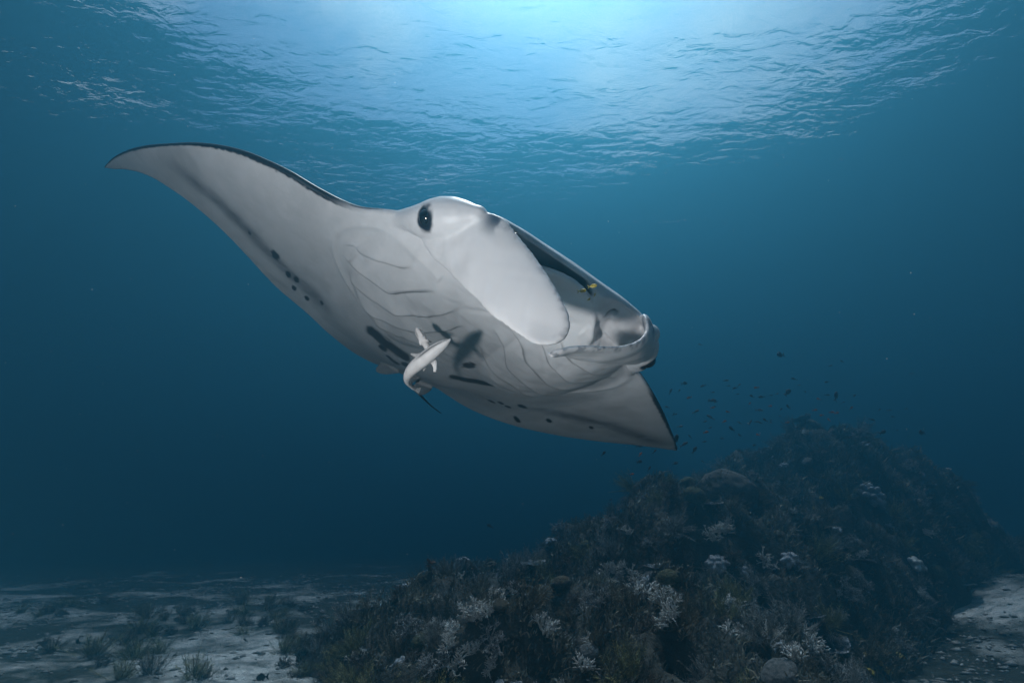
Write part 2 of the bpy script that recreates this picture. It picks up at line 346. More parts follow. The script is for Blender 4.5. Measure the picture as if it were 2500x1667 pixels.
def build_manta():
    mb = MB()
    tips = (-1.616, 1.721); ns = 300; nc = 150
    xs = np.concatenate([np.linspace(tips[0], -.5, 90, endpoint=False), np.linspace(-.5, .5, 120, endpoint=False), np.linspace(.5, tips[1], 90)])
    cs = (np.linspace(0, 1, nc)) ** 1.7
    X, Cc = np.meshgrid(xs, cs, indexing='ij'); Y, Tp, Bt, Jb = manta_skin(X, Cc)
    Tp = np.maximum(Tp, Bt + .004)
    top = np.stack([X, Y, Tp], 2); bot = np.stack([X, Y, Bt], 2)
    ring = np.concatenate([top, bot[:, ::-1]], 1); n, m = ring.shape[:2]
    idx = np.arange(n * m).reshape(n, m); nx = np.roll(idx, -1, 1)
    F = np.c_[idx[:-1].ravel(), nx[:-1].ravel(), nx[1:].ravel(), idx[1:].ravel()]
    mb.v += [tuple(p) for p in ring.reshape(-1, 3)]; mb.f += [tuple(map(int, f)) for f in F]
    mb.f.append(tuple(int(i) for i in idx[0])[::-1]); mb.f.append(tuple(int(i) for i in idx[-1]))
    # lower jaw, from the throat to its lip
    jx = np.linspace(-.222, .222, 90); js = np.linspace(-.30, 0, 50)
    JX, JS = np.meshgrid(jx, js, indexing='ij'); JY = lip_y(JX) + JS
    JC = (lead(JX) - JY) / (lead(JX) - trail(JX)); JC = np.clip(JC, .0005, 1)
    jb = manta_skin(JX, JC)[3]; jt = jb + .016 + .02 * (np.abs(JX) / .222) ** 4
    lo = np.stack([JX, JY, jb], 2); hi = np.stack([JX, JY, jt], 2); ring = np.concatenate([hi, lo[:, ::-1]], 1); n, m = ring.shape[:2]
    idx = np.arange(n * m).reshape(n, m); nx = np.roll(idx, -1, 1); F = np.c_[idx[:-1].ravel(), nx[:-1].ravel(), nx[1:].ravel(), idx[1:].ravel()]
    mb.add(ring.reshape(-1, 3), [tuple(map(int, f)) for f in F] + [tuple(int(i) for i in idx[0])[::-1], tuple(int(i) for i in idx[-1])])
    for sx in (1, -1):                                                   # eye lobes
        fk = 1 if sx > 0 else .86
        P = spline_pts([(*((sx * (p[0] - .018 * (sx < 0)), p[1], p[2])), r * fk) for p, r in LOBE_R], 14)
        mb.tube(P[:, :3], P[:, 3], 18)
        mb.ell((sx * LOBE_R[-1][0][0], LOBE_R[-1][0][1], -.012), (.030,) * 3, 14, 9)
    ones = lambda n_, a, b_: list(np.linspace(a, b_, n_))
    K = 26
    th = [.013 * (1 - .45 * t) for t in np.linspace(0, 1, K)]
    bg = [.018 * math.sin(math.pi * min(1, t * 1.1 + .05)) for t in np.linspace(0, 1, K)]
    loft_sheet(mb, spline_pts(FIN_R_F, K), spline_pts(FIN_R_R, K), th, bg, 12, FLIP_R)
    loft_sheet(mb, spline_pts(FIN_L_F, K), spline_pts(FIN_L_R, K), th, [-x_ * .8 for x_ in bg], 12, FLIP_R)
    # pelvic fins and tail
    for sx in (1, -1):
        A = [(sx * .05, -.84, -.03), (sx * .065, -.92, -.03), (sx * .085, -.975, -.035), (sx * .115, -1.01, -.04)]
        B_ = [(sx * .15, -.82, -.02), (sx * .165, -.92, -.025), (sx * .165, -.985, -.03), (sx * .15, -1.02, -.04)]
        loft_sheet(mb, A, B_, [.009, .007, .006, .005], [0] * 4, 6)
    tail = spline_pts([(0, -.70, -.02, .045), (-.005, -.80, -.05, .032), (-.03, -.87, -.05, .016), (-.087, -.96, -.042, .0095), (-.176, -1.085, -.03, .008), (-.276, -1.215, -.018, .0065), (-.392, -1.34, -.002, .005)], 40)
    mb.tube(tail[:, :3], tail[:, 3], 10)
    me = mb.mesh('manta_raw'); me = remeshed(me, VOX, 9)
    me.name = 'manta_ray'
    V = verts_np(me); N = normals_np(me)
    u, v, w = V.T
    vent = sstep(.15, -.25, N[:, 2])
    # gill slits: overlapping flaps
    disp = np.zeros(len(V)); slit = np.zeros(len(V))
    for sx, cx_, cy_, ca, sa in ((1, .33, .27, .68, .73), (-1, -.19, .44, .95, .31)):
        du = (u - cx_) * sx; dv = v - cy_
        along = (-du * ca + dv * sa); across = (-du * sa - dv * ca)
        k = across / .078 + 6.5 * along ** 2 + .28 * vnoise(u * 6, v * 6, 0, 70 + sx, 2) + .9 * along
        mask = sstep(1.0, .72, np.sqrt((along / .27) ** 2 + (across / .24) ** 2)) * vent * (np.abs(k) < 2.9)
        fr = k - np.floor(k)
        disp += mask * ((.027 if sx > 0 else .017) * fr ** 1.4 * sstep(1.0, .90, fr) * (.7 + .5 * vnoise(u * 8, v * 8, 0, 75, 2)) - .003)
        slit = np.maximum(slit, mask * sstep(.80, .97, fr) * sstep(1., .985, fr))
        # outer margin fold of the gill field
        rr = np.sqrt((along / .30) ** 2 + (across / .27) ** 2)
        disp += vent * .0045 * np.exp(-((rr - 1) / .05) ** 2) * (du > -.05)
    # soft wrinkles of the throat and folds behind the cephalic fins
    wr = vnoise(u * 9, v * 34, 0, 31, 2) * .0022 * vent * sstep(.5, .2, np.abs(u)) * sstep(-.2, .3, v)
    disp += wr
    fin = (sstep(.80, .86, v) * (w < -.05)).astype(float); fin = np.maximum(fin, sstep(-.15, -.2, w) * (v > .62))
    fl = vnoise(u * 7, v * 7, w * 60, 41, 1)
    disp += fin * fl * .00045
    nos = np.zeros(len(V))
    for sx in (1, -1):
        a_ = (u - sx * .168) * sx; b2 = v - .786
        p_ = a_ * .6 + b2 * .8; q_ = -a_ * .8 + b2 * .6; low = (N[:, 2] < 0) & (w > -.10)
        disp += low * (.006 * np.exp(-((np.sqrt(p_ ** 2 + q_ ** 2) - .022) / .009) ** 2) - .012 * np.exp(-(p_ / .014) ** 2 - (q_ / .005) ** 2))
        nos = np.maximum(nos, low * np.exp(-(p_ / .013) ** 2 - (q_ / .004) ** 2))
    V2 = V + N * disp[:, None]
    me.vertices.foreach_set('co', V2.astype(np.float32).ravel()); me.update()
    # ---- skin colour, with belly shade and jaw fill light painted in
    white = np.array([.66, .655, .66]); black = np.array([.012, .014, .018]); grey = np.array([.13, .135, .145])
    dl = lead(u) - v; dt = v - trail(u)
    nz = vnoise(u * 26, v * 26, w * 26, 51, 3)
    nzf = vnoise(u * 90, v * 90, w * 90, 52, 2)
    au = np.abs(u)
    head = sstep(.44, .62, v) * (au < .62)
    # back: black, with its border just over the edge; on the head the white wraps further up
    back = sstep(-.10, .25, N[:, 2] + .10 * nz - .75 * head)
    back = back * (1 - sstep(.73, .79, v))
    edge_w = .004 + .009 * np.exp(-((au - .80) / .28) ** 2) + .006 * sstep(1.2, 1.6, au)
    le = sstep(1.25, .6, dl / (edge_w * (1 + .35 * nzf))) * sstep(.56, .68, au)
    te = sstep(1.3, .6, dt / (.008 + .0 * u)) * (au > .2)
    bandy = np.where(u >= 0, np.interp(u, [.45, .63, .75, .86, .97, 1.08, 1.24, 1.4], [-.50, -.43, -.36, -.28, -.19, -.13, -.13, -.22]), np.interp(-u, [.3, .6, .8, .93, 1.1, 1.3, 1.5], [-.35, -.20, -.05, -.07, -.116, -.2, -.35]))
    bw = np.where(u >= 0, np.interp(u, [.45, .7, 1.0, 1.3], [.16, .085, .075, .06]), .085)
    band = np.exp(-(np.abs(v - bandy) / bw) ** 2.2) * sstep(.42, .62, au) * sstep(1.38, 1.10, au) * (.86 + .25 * nz)
    pig = np.clip(np.maximum(back, np.maximum(le, te)), 0, 1)
    calm = 1 - .8 * np.clip(fin, 0, 1); colr = white[None] * (1 + (.05 * nz + .02 * nzf) * calm)[:, None]
    colr = colr * (1 - .24 * np.maximum(sstep(.42, .75, au), sstep(.45, .1, v)))[:, None]
    colr = colr * (1 - .16 * sstep(.2, 1.0, vnoise(u * 5, v * 5, w * 5, 60, 3))[:, None])
    blot = vnoise(u * 11, v * 4, w * 4, 61, 4); colr = colr * (1 - (.10 * sstep(.1, .9, blot) - .05 * sstep(-.2, -.9, blot)) * calm)[:, None]
    scar = sstep(.035, .0, np.abs(vnoise(u * 5 + v * 3, v * 2.2, 3.3, 62, 2))) * sstep(.15, .6, vnoise(u * 4, v * 4, 1.7, 63, 2)); colr = colr * (1 - .16 * scar)[:, None]
    colr = colr + (grey - colr) * np.clip(band * .92, 0, 1)[:, None]
    # lower jaw lightened; shade painted as grey on the belly between the gills
    jaw_light = sstep(.56, .68, v) * sstep(.215, .18, au) * sstep(.012, .0, v - lip_y(u)) * (w < .02) * (w > -.13); colr = colr + (np.array([.80, .80, .80]) - colr) * (.8 * jaw_light)[:, None]  # soft fill light on the lower jaw, painted into its colour
    belly_shade = sstep(.60, .15, np.abs(u - .04)) * sstep(.64, .40, v) * .76
    colr = colr + (np.array([.21, .22, .228]) - colr) * belly_shade[:, None]
    spots = [(.814, -.263, .020, .026), (.747, -.388, .014, .024), (.708, -.384, .014, .024), (.71, -.528, .013, .022), (.642, -.552, .013, .020), (.571, -.444, .012, .018), (.932, -.225, .008, .012),
             (.252, -.247, .022, .03), (.163, -.357, .025, .03), (.137, -.243, .018, .03), (.20, -.33, .02, .02), (-.001, .216, .020, .028),
             (-.319, -.303, .018, .03), (-.35, -.26, .016, .028), (-.42, -.333, .018, .03), (-.443, -.227, .022, .035), (-.622, -.644, .020, .045), (-.68, -.382, .018, .026), (-.828, -.213, .013, .02), (-.47, -.25, .012, .02)]
    sp = np.zeros(len(V))
    for sx_, sy_, ra, rb in spots:
        if sx_ < -.1:
            a_, b2 = (u - sx_) * -.55 + (v - sy_) * -.83, (u - sx_) * .83 + (v - sy_) * -.55
            d = np.sqrt((a_ / (rb * 1.9)) ** 2 + (b2 / (ra * .9)) ** 2) + .22 * nzf
        else: d = np.sqrt(((u - sx_) / (ra * 1.0)) ** 2 + ((v - sy_) / (rb * 1.8)) ** 2) + .22 * nzf
        sp = np.maximum(sp, sstep(1.15, .75, d))
    def blob(p0, p1, r, e=.35):
        p0 = np.array(p0); p1 = np.array(p1); d = p1 - p0; t = np.clip(((u - p0[0]) * d[0] + (v - p0[1]) * d[1]) / (d @ d), 0, 1)
        return np.sqrt(((u - p0[0] - t * d[0]) / .8) ** 2 + ((v - p0[1] - t * d[1]) / 2.0) ** 2) / r + e * nz * .5
    sp = np.maximum(sp, sstep(1.25, .55, blob((.33, -.17), (.17, -.135), .036)))
    sp = np.maximum(sp, sstep(1.25, .55, blob((-.03, .0), (-.145, .095), .030)))
    colr = colr + (np.array([.03, .032, .036]) - colr) * (sp * vent)[:, None]
    ql = v - lip_y(u); lining = (w > -.034) * sstep(-.30, -.24, ql) * (N[:, 2] < .3) * sstep(.010, .018, lead(u) - v) * sstep(-.085, -.045, u) * sstep(.24, .20, u) * (w < .05)
    colr = colr + (np.array([.13, .135, .15]) - colr) * (.85 * lining)[:, None]
    lipw = np.exp(-(ql / .010) ** 2) * (au < .20) * (w < -.025) * (w > -.07); colr = colr + (np.array([.78, .78, .78]) - colr) * lipw[:, None]
    # dark mottling where the fin meets the upper jaw and on the fin's leading edge
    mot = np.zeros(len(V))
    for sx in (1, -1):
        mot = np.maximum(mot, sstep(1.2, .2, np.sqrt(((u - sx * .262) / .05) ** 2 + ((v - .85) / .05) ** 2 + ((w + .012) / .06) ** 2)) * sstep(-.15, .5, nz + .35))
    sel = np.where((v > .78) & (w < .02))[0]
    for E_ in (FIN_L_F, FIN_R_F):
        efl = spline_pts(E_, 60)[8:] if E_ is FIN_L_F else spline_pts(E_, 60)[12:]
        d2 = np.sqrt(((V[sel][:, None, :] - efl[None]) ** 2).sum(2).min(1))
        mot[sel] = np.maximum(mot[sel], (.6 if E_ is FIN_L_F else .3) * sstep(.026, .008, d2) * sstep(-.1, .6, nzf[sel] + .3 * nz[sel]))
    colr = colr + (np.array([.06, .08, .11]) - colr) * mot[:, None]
    colr = colr + (np.array([.05, .05, .05]) - colr) * np.maximum(slit * .75, nos)[:, None]
    pig = np.maximum(pig, sstep(-.98, -1.06, v) * (au < .45) * (u < .02) * ((au > .2) | (u < -.06)) * sstep(.0, .02, trail(u) - v + .0))
    colr = colr + (black - colr) * pig[:, None]
    eye_c = np.array(EYE)
    for sx in (1, -1):
        d = np.sqrt(((u - sx * eye_c[0]) / 1) ** 2 + (v - eye_c[1]) ** 2 + ((w - eye_c[2]) * .8) ** 2)
        e = sstep(1.12, .85, d / .037 + .16 * nz)
        colr = colr + (np.array([.01, .012, .02]) - colr) * e[:, None]
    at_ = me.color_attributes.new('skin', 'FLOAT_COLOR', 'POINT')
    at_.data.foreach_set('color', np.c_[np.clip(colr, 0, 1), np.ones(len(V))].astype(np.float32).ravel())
    m, n, l, b = mat('manta_skin', (.6, .6, .6), .46, .35)
    a = n.new('ShaderNodeVertexColor'); a.layer_name = 'skin'
    t = noise_node(n, l, 340, 4, .6); r = ramp(n, l, t.outputs['Fac'], [(.3, (.93, .93, .935)), (.7, (1, 1, 1))])
    mx = n.new('ShaderNodeMix'); mx.data_type = 'RGBA'; mx.blend_type = 'MULTIPLY'; mx.inputs[0].default_value = 1
    l.new(a.outputs['Color'], mx.inputs[6]); l.new(r.outputs['Color'], mx.inputs[7]); l.new(mx.outputs[2], b.inputs['Base Color'])
    b.inputs['Subsurface Weight'].default_value = .12; b.inputs['Subsurface Radius'].default_value = (.02, .015, .012); b.inputs['Subsurface Scale'].default_value = .4
    t2 = noise_node(n, l, 300, 3); bump(n, l, t2.outputs['Fac'], b, .10, .0015)
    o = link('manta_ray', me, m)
    tag(o, 'huge white bellied manta ray gliding over the reef with unrolled head fins', 'manta ray')
    # eyes
    me_m, n, l, b = mat('eye_black', (.008, .009, .012), .12, .6)
    eb = MB(); eb.ell((0, 0, 0), (.025, .025, .025), 20, 14); em = eb.mesh('eye')
    for sx in (1, -1):
        k = int(np.argmin((V[:, 0] - sx * eye_c[0]) ** 2 + (V[:, 1] - eye_c[1]) ** 2 + (V[:, 2] - eye_c[2]) ** 2))
        link('eye', em, me_m, o, V[k] - N[k] * .017)
    return o
VOX = .0046; FLIP_R = 1; EYE = (.402, .714, -.042)
manta = build_manta()
_Rm = np.array([[0.8169418680474264, 0.4451812958955474, 0.3666327836077159], [-0.4958498161930307, 0.2175411385060878, 0.8407192235454191], [0.2945147602625697, -0.8686135313488018, 0.39846152781070987]])
_C = (-0.19330953462958134, 0.01013866986022023, 2.1228553136232278)
def _dir(c): return RIGHT * c[0] + UP * c[1] + FWD * c[2]
MX, MY, MZ = -_dir(_Rm[:, 0]), _dir(_Rm[:, 1]), _dir(_Rm[:, 2])
manta_mat = Matrix(((MX.x, MY.x, MZ.x, 0), (MX.y, MY.y, MZ.y, 0), (MX.z, MY.z, MZ.z, 0), (0, 0, 0, 1)))
manta_mat.translation = cam_pt(*_C)
manta.matrix_world = manta_mat
def mpt(x, y, z): return manta_mat @ Vector((x, y, z))
# ------------------------------------------------------------------ fish
def fish_mesh(name, L=1.0, hgt=.30, wid=.14, tail=.30, fork=.5, dorsal=.12, anal=.10, pect=.2, bend=0.0, pelvic=.0, nose=.0):
    """a fish along +x (nose), z up, centred on its middle; closed body and fins with thickness, one mesh"""
    b = MB(); n = 18; seg = 12; xs = np.linspace(0, 1, n)                # 0 nose .. 1 tail root
    prof = np.sin(np.pi * np.clip(xs, 0, 1) ** .72) ** .8 * (1 - .12 * xs) + .13 * xs ** 1.5
    prof[0] = .02 + nose
    bodyL = 1 - tail
    def pos(x, z, y=0):
        X = .5 - x
        return ((X) * L, (y + bend * (x ** 2) * .5) * L, z * L)
    vs_ = []; fs_ = []
    for i, x in enumerate(xs):
        for j in range(seg):
            t = 2 * math.pi * j / seg
            vs_.append(pos(x * bodyL, math.sin(t) * prof[i] * hgt / 2, math.cos(t) * max(.012, prof[i] * wid / 2 * (1 - .45 * x))))
    for i in range(n - 1):
        for j in range(seg): fs_.append((i * seg + j, i * seg + (j + 1) % seg, (i + 1) * seg + (j + 1) % seg, (i + 1) * seg + j))
    fs_ += [tuple(range(seg))[::-1], tuple((n - 1) * seg + j for j in range(seg))]
    b.add(vs_, fs_)
    def slab(pts, th=.006, y0=0, tilt=0):
        k = len(pts); A = [pos(px_, pz_, y0 + th + tilt * (i_ in (1, 2))) for i_, (px_, pz_) in enumerate(pts)]; B_ = [pos(px_, pz_, y0 - th + tilt * (i_ in (1, 2))) for i_, (px_, pz_) in enumerate(pts)]
        b.add(A + B_, [tuple(range(k)), tuple(range(k, 2 * k))[::-1]] + [(i, (i + 1) % k, k + (i + 1) % k, k + i) for i in range(k)])
    hr = hgt * .07
    slab([(bodyL - .03, hr), (.90, hgt * .42), (1.0, hgt * .52), (1 - tail * fork, 0), (1.0, -hgt * .52), (.90, -hgt * .42), (bodyL - .03, -hr)])
    slab([(bodyL * .30, hgt * .42), (bodyL * .42, hgt * .42 + dorsal), (bodyL * .80, hgt * .22 + dorsal * .7), (bodyL * .93, hgt * .08), (bodyL * .6, hgt * .2)])
    slab([(bodyL * .58, -hgt * .36), (bodyL * .68, -hgt * .33 - anal), (bodyL * .85, -hgt * .16 - anal * .5), (bodyL * .93, -hgt * .08), (bodyL * .7, -hgt * .15)])
    for sy in (1, -1):
        slab([(bodyL * .30, -.01), (bodyL * .50, -.02 + pect * .1), (bodyL * .52, -.02 - pect * .35), (bodyL * .33, -.05)], .004, sy * wid * .42, sy * pect * .35)
        if pelvic: slab([(bodyL * .30, -hgt * .38), (bodyL * .46, -hgt * .42 - pelvic), (bodyL * .50, -hgt * .40 - pelvic * .7), (bodyL * .38, -hgt * .36)], .004, sy * .03, sy * pelvic * .4)
    me = b.mesh(name); return me
M_dark = simple('dark_fish_skin', (.012, .014, .016), (.05, .055, .06), 9, .5, 0)
M_orange = simple('orange_fish_skin', (.30, .07, .025), (.42, .14, .05), 9, .5, 0)
M_grey = simple('grey_fish_skin', (.05, .06, .065), (.12, .13, .135), 7, .45, 0)
def heading(ang, out=0.0):
    """rotation for a fish whose nose points at ang degrees (0 = right, 90 = up) in the view, turned out of it by out degrees"""
    a = math.radians(ang); o_ = math.radians(out)
    x = (RIGHT * math.cos(a) + UP * math.sin(a)) * math.cos(o_) - FWD * math.sin(o_)
    z = Vector((0, 0, 1)); z = (z - x * z.dot(x)).normalized(); y = z.cross(x)
    return Matrix((x, y, z)).transposed().to_euler()
slim = fish_mesh('slim_fish', 1, .24, .13, .26, .55, .07, .06, .16)
deep = fish_mesh('deep_fish', 1, .50, .15, .22, .35, .13, .13, .18)
mid = fish_mesh('oval_fish', 1, .34, .14, .27, .6, .10, .09, .16)
FISH = [  # px, py, length px, heading, depth, kind
    (1637, 956, 16, 60, 7.5, 's'), (1738, 978, 20, 8, 7, 's'), (1882, 965, 10, 0, 8, 's'), (1923, 958, 18, 50, 7.5, 'd'), (2019, 964, 13, 0, 8, 's'), (2041, 968, 26, 62, 7, 'm'),
    (1999, 974, 10, 160, 8, 'o'), (2058, 982, 9, 20, 8, 's'), (1853, 1001, 22, -4, 7.5, 'g'), (1880, 991, 12, 0, 7.5, 'o'), (1925, 993, 20, 150, 7, 'm'), (1739, 995, 11, 10, 7, 'o'),
    (1698, 1005, 17, 30, 7, 'g'), (1736, 1019, 22, 150, 6.8, 'g'), (1644, 1011, 9, 60, 7, 's'), (1777, 1005, 10, 170, 7.5, 'o'), (1721, 1029, 10, 20, 7, 's'), (1768, 1029, 11, 30, 7, 'o'),
    (1806, 1032, 13, 150, 7.6, 'g'), (1847, 1029, 12, 0, 8, 'g'), (1989, 1001, 12, 10, 8, 'o'), (1967, 1012, 10, 40, 8, 's'), (2030, 1006, 12, 10, 8, 'o'), (2042, 1008, 12, 20, 7.8, 'o'),
    (2078, 996, 11, 30, 8, 'o'), (2147, 1000, 12, 20, 8, 's'), (2170, 1001, 11, 0, 8.5, 'g'), (2212, 998, 10, 10, 8.5, 'g'), (2180, 1017, 11, 170, 8, 's'), (1787, 1047, 22, 145, 6.5, 'm'),
    (1660, 1041, 15, 10, 6.8, 'g'), (1723, 1055, 13, 20, 6.8, 'o'), (1685, 1066, 12, 130, 6.6, 's'), (1851, 1061, 12, 170, 7.5, 'o'), (1922, 1031, 11, 0, 7.8, 'o'), (2155, 1055, 14, 40, 8, 'd'),
    (2251, 1056, 20, 175, 7.5, 'd'), (2190, 1050, 9, 0, 8, 's'), (2083, 1052, 10, 20, 8.5, 'g'), (1561, 1088, 20, 5, 6, 'm'), (1473, 1107, 15, 50, 6, 'm'), (1563, 1109, 12, 50, 6, 'o'),
    (1598, 1102, 14, 50, 6, 's'), (1561, 1127, 13, 10, 6, 'd'), (1695, 1099, 19, 55, 6.3, 'm'), (1719, 1078, 12, 10, 6.8, 's'), (1585, 1144, 14, 55, 6, 's'), (1648, 1131, 14, 15, 6, 'm'),
    (1716, 1126, 9, 150, 6.5, 's'), (1543, 1157, 10, 20, 6, 'o'), (1669, 1085, 21, 35, 5, 's'), (1710, 841, 14, 170, 8, 'g'), (1906, 866, 22, 178, 7, 'd'), (2056, 882, 15, 165, 8, 's'),
    (2027, 893, 10, 20, 8, 's'), (1670, 936, 18, 5, 7, 'm'), (1772, 929, 13, 10, 7.5, 's'), (1738, 977, 12, 60, 8.5, 's'), (1800, 962, 9, 15, 8.5, 's'), (1697, 1013, 9, 100, 8, 's'), (2225, 912, 10, 10, 9, 'g'),
    (1197, 1284, 17, 160, 6.5, 'm'), (2336, 1173, 10, 60, 7, 's'), (1620, 1010, 8, 40, 8, 's'), (1490, 1220, 9, 30, 6.5, 's'), (1830, 985, 9, 30, 8.2, 'o'), (1905, 1015, 9, 200, 8.2, 's'), (1950, 940, 9, 10, 8.8, 'g'),
    (191, 1566, 18, 175, 6.0, 'd'), (641, 1652, 26, 178, 4.6, 'd'), (600, 1562, 13, 150, 6.0, 's'), (364, 1657, 13, 20, 5.0, 's')]
FK = {'s': (slim, M_dark, 'dark_fish', 'small slim dark fish', 'fish'), 'd': (deep, M_dark, 'deep_bodied_fish', 'small dark deep bodied fish', 'fish'), 'm': (mid, M_dark, 'oval_fish', 'dark oval fish with forked tail', 'fish'),
      'o': (mid, M_orange, 'orange_fish', 'tiny dull orange fish', 'fish'), 'g': (slim, M_grey, 'grey_fish', 'small faded grey fish', 'fish')}
rf = random.Random(3); om = mid.copy(); om.name = 'orange_fish'; gm = slim.copy(); gm.name = 'grey_fish'
MESH = {'s': slim, 'd': deep, 'm': mid, 'o': om, 'g': gm}
rx = random.Random(17)
FISH += [(rx.gauss(1840, 170), rx.gauss(985, 55), rx.uniform(8, 15), rx.choice((rx.uniform(-30, 60), rx.uniform(150, 200))), rx.uniform(6.5, 8), rx.choice('sssmmog')) for _ in range(44)]
for px, py, L, ang, d, k in FISH:
    me_, m_, nm, lab, cat = FK[k]
    d = d * .74 if py < 1250 else d
    size = L * 1.12 / 1250 * d
    o = link(nm, MESH[k], m_, None, at(px, py, d), heading(ang, rf.uniform(-28, 28)), size)
    if py > 1500: tag(o, lab + ' swimming low over the pale sand', cat, 'fish low over the sand')
    elif px == 1197: tag(o, 'single dark fish in open water beyond the left end of reef', cat)
    else: tag(o, lab + ' in the school above the reef', cat, 'school of small fish above the reef')
tip = link('dark_fish', deep, M_dark, None, at(1650, 1073, 3.35), heading(75, 10), .075); tag(tip, 'dark fish touching the lower wing tip of the manta ray', 'fish')

# yellow juvenile trevallies at the manta's upper jaw
my, n, l, b = mat('yellow_banded_skin', (.55, .42, .05), .4, .4)
tc = n.new('ShaderNodeTexCoord'); sx_ = n.new('ShaderNodeSeparateXYZ'); l.new(tc.outputs['Object'], sx_.inputs[0])
mm = n.new('ShaderNodeMath'); mm.operation = 'MULTIPLY'; mm.inputs[1].default_value = 46; l.new(sx_.outputs['X'], mm.inputs[0])
sn = n.new('ShaderNodeMath'); sn.operation = 'SINE'; l.new(mm.outputs[0], sn.inputs[0])
rr_ = ramp(n, l, sn.outputs[0], [(.0, (.52, .42, .06)), (.45, (.03, .03, .015))]); rr_.color_ramp.elements[0].position = .30; rr_.color_ramp.elements[1].position = .62
l.new(rr_.outputs['Color'], b.inputs['Base Color'])
trev = fish_mesh('yellow_trevally', 1, .44, .18, .22, .6, .07, .07, .15)
for px, py, L, ang, d, out, lab in ((1420, 710, 24, 8, 1.27, 10, 'black banded yellow fish swimming in front of the manta mouth line'), (1446, 698.5, 24, 12, 1.28, 10, 'black banded yellow fish riding along the manta upper jaw rim'),
                               (1437, 731, 15, 20, 1.28, 62, 'tiny yellow fish head on below the banded pair at the manta mouth'), (1451.5, 721, 15, 75, 1.30, 50, 'tiny yellow fish pointing upward beside the manta upper jaw')):
    tag(link('yellow_trevally', trev, my, None, at(px, py, d), heading(ang, out), L / 1250 * d), lab, 'fish', 'yellow fish at the manta mouth')

# remoras under the belly: one bent body skin each, with fins grown from it
def remora(name, spine, rad, flat, fins, label, seed, dark=0.0):
    mb = MB(); P = spline_pts([(*p, r) for p, r in zip(spine, rad)], 34); k = len(P)
    view = -FWD; vs_ = []; fs_ = []; seg = 16
    for i in range(k):
        d = Vector(P[min(i + 1, k - 1), :3] - P[max(i - 1, 0), :3]).normalized(); s_ = d.cross(view).normalized(); q_ = s_.cross(d)
        t_ = i / (k - 1); fl = flat + (1 - flat) * min(1, (1 - t_) * 1.6)
        for j in range(seg):
            a = 2 * math.pi * j / seg; vs_.append(Vector(P[i, :3]) + s_ * math.cos(a) * P[i, 3] + q_ * math.sin(a) * P[i, 3] * fl)
    for i in range(k - 1):
        for j in range(seg): fs_.append((i * seg + j, i * seg + (j + 1) % seg, (i + 1) * seg + (j + 1) % seg, (i + 1) * seg + j))
    fs_ += [tuple(range(seg))[::-1], tuple((k - 1) * seg + j for j in range(seg))]; mb.add(vs_, fs_)
    for A, B_ in fins: loft_sheet(mb, spline_pts([tuple(p) for p in A], 9), spline_pts([tuple(p) for p in B_], 9), list(np.linspace(.0045, .0022, 9)), [0] * 9, 8)
    me = mb.mesh(name); me = remeshed(me, .0028, 2); me.name = name; V = verts_np(me); N = normals_np(me)
    # rays on the fins, dark mouth line and flank stripe
    c = np.array([.60, .58, .57])[None] * np.ones((len(V), 1)); nz = vnoise(V[:, 0] * 60, V[:, 1] * 60, V[:, 2] * 60, seed, 3)
    c *= (1 + .10 * nz)[:, None]
    a3 = P[:, :3]; dist = np.sqrt(((V[:, None] - a3[None]) ** 2).sum(2)); ti = dist.argmin(1) / (k - 1)
    dd = np.array([Vector(a3[min(i + 1, k - 1)] - a3[max(i - 1, 0)]).normalized() for i in dist.argmin(1)])
    side = np.array([tuple(Vector(x).cross(view).normalized()) for x in dd]); s1 = ((V - a3[dist.argmin(1)]) * side).sum(1) / np.maximum(P[dist.argmin(1), 3], .004)
    stripe = np.exp(-((s1 + .62) / .14) ** 2) * sstep(.60, .72, ti) * (dist.min(1) < P[dist.argmin(1), 3] * 1.35)
    c = c + (np.array([.05, .05, .055]) - c) * np.clip(stripe * .9, 0, 1)[:, None]
    if dark: c = c + (np.array([.02, .02, .022]) - c) * (sstep(1.5, 2.6, dist.min(1) / np.maximum(P[dist.argmin(1), 3], .006)) * dark)[:, None]
    at2 = me.color_attributes.new('skin', 'FLOAT_COLOR', 'POINT'); at2.data.foreach_set('color', np.c_[np.clip(c, 0, 1), np.ones(len(V))].astype(np.float32).ravel())
    m, n, l, b = mat(name + '_skin', (.6, .6, .6), .45, .35); a = n.new('ShaderNodeVertexColor'); a.layer_name = 'skin'; l.new(a.outputs['Color'], b.inputs['Base Color'])
    t = noise_node(n, l, 260, 3); bump(n, l, t.outputs['Fac'], b, .3, .0015)
    o = link(name, me, m); tag(o, label, 'remora'); return o
big = [at(1012, 950, 1.64), at(1001, 941, 1.60), at(994, 924, 1.54), at(1006, 902, 1.49), at(1036, 876, 1.46), at(1065, 853, 1.45), at(1086, 838, 1.44), at(1101, 827, 1.435)]
remora('remora', big, [.004, .006, .011, .0175, .0205, .0185, .0115, .002], .75,
       [([at(1062, 866, 1.464), at(1068, 886, 1.464), at(1066, 908, 1.464)], [at(1046, 880, 1.464), at(1056, 895, 1.464), at(1057, 909, 1.464)]),
        ([at(1050, 880, 1.482), at(1044, 893, 1.482), at(1034, 907, 1.491)], [at(1036, 886, 1.482), at(1034, 897, 1.482), at(1032, 907, 1.491)]),
        ([at(1040, 858, 1.482), at(1020, 862, 1.519), at(1004, 861, 1.556)], [at(1028, 876, 1.482), at(1014, 873, 1.519), at(1003, 866, 1.556)]),
        ([at(1006, 942, 1.63), at(1018, 946, 1.65), at(1030, 945, 1.67)], [at(1004, 950, 1.63), at(1014, 955, 1.65), at(1021, 962, 1.67)])],
       'pale remora with fanned fins hanging below the manta belly, larger of the two', 81)
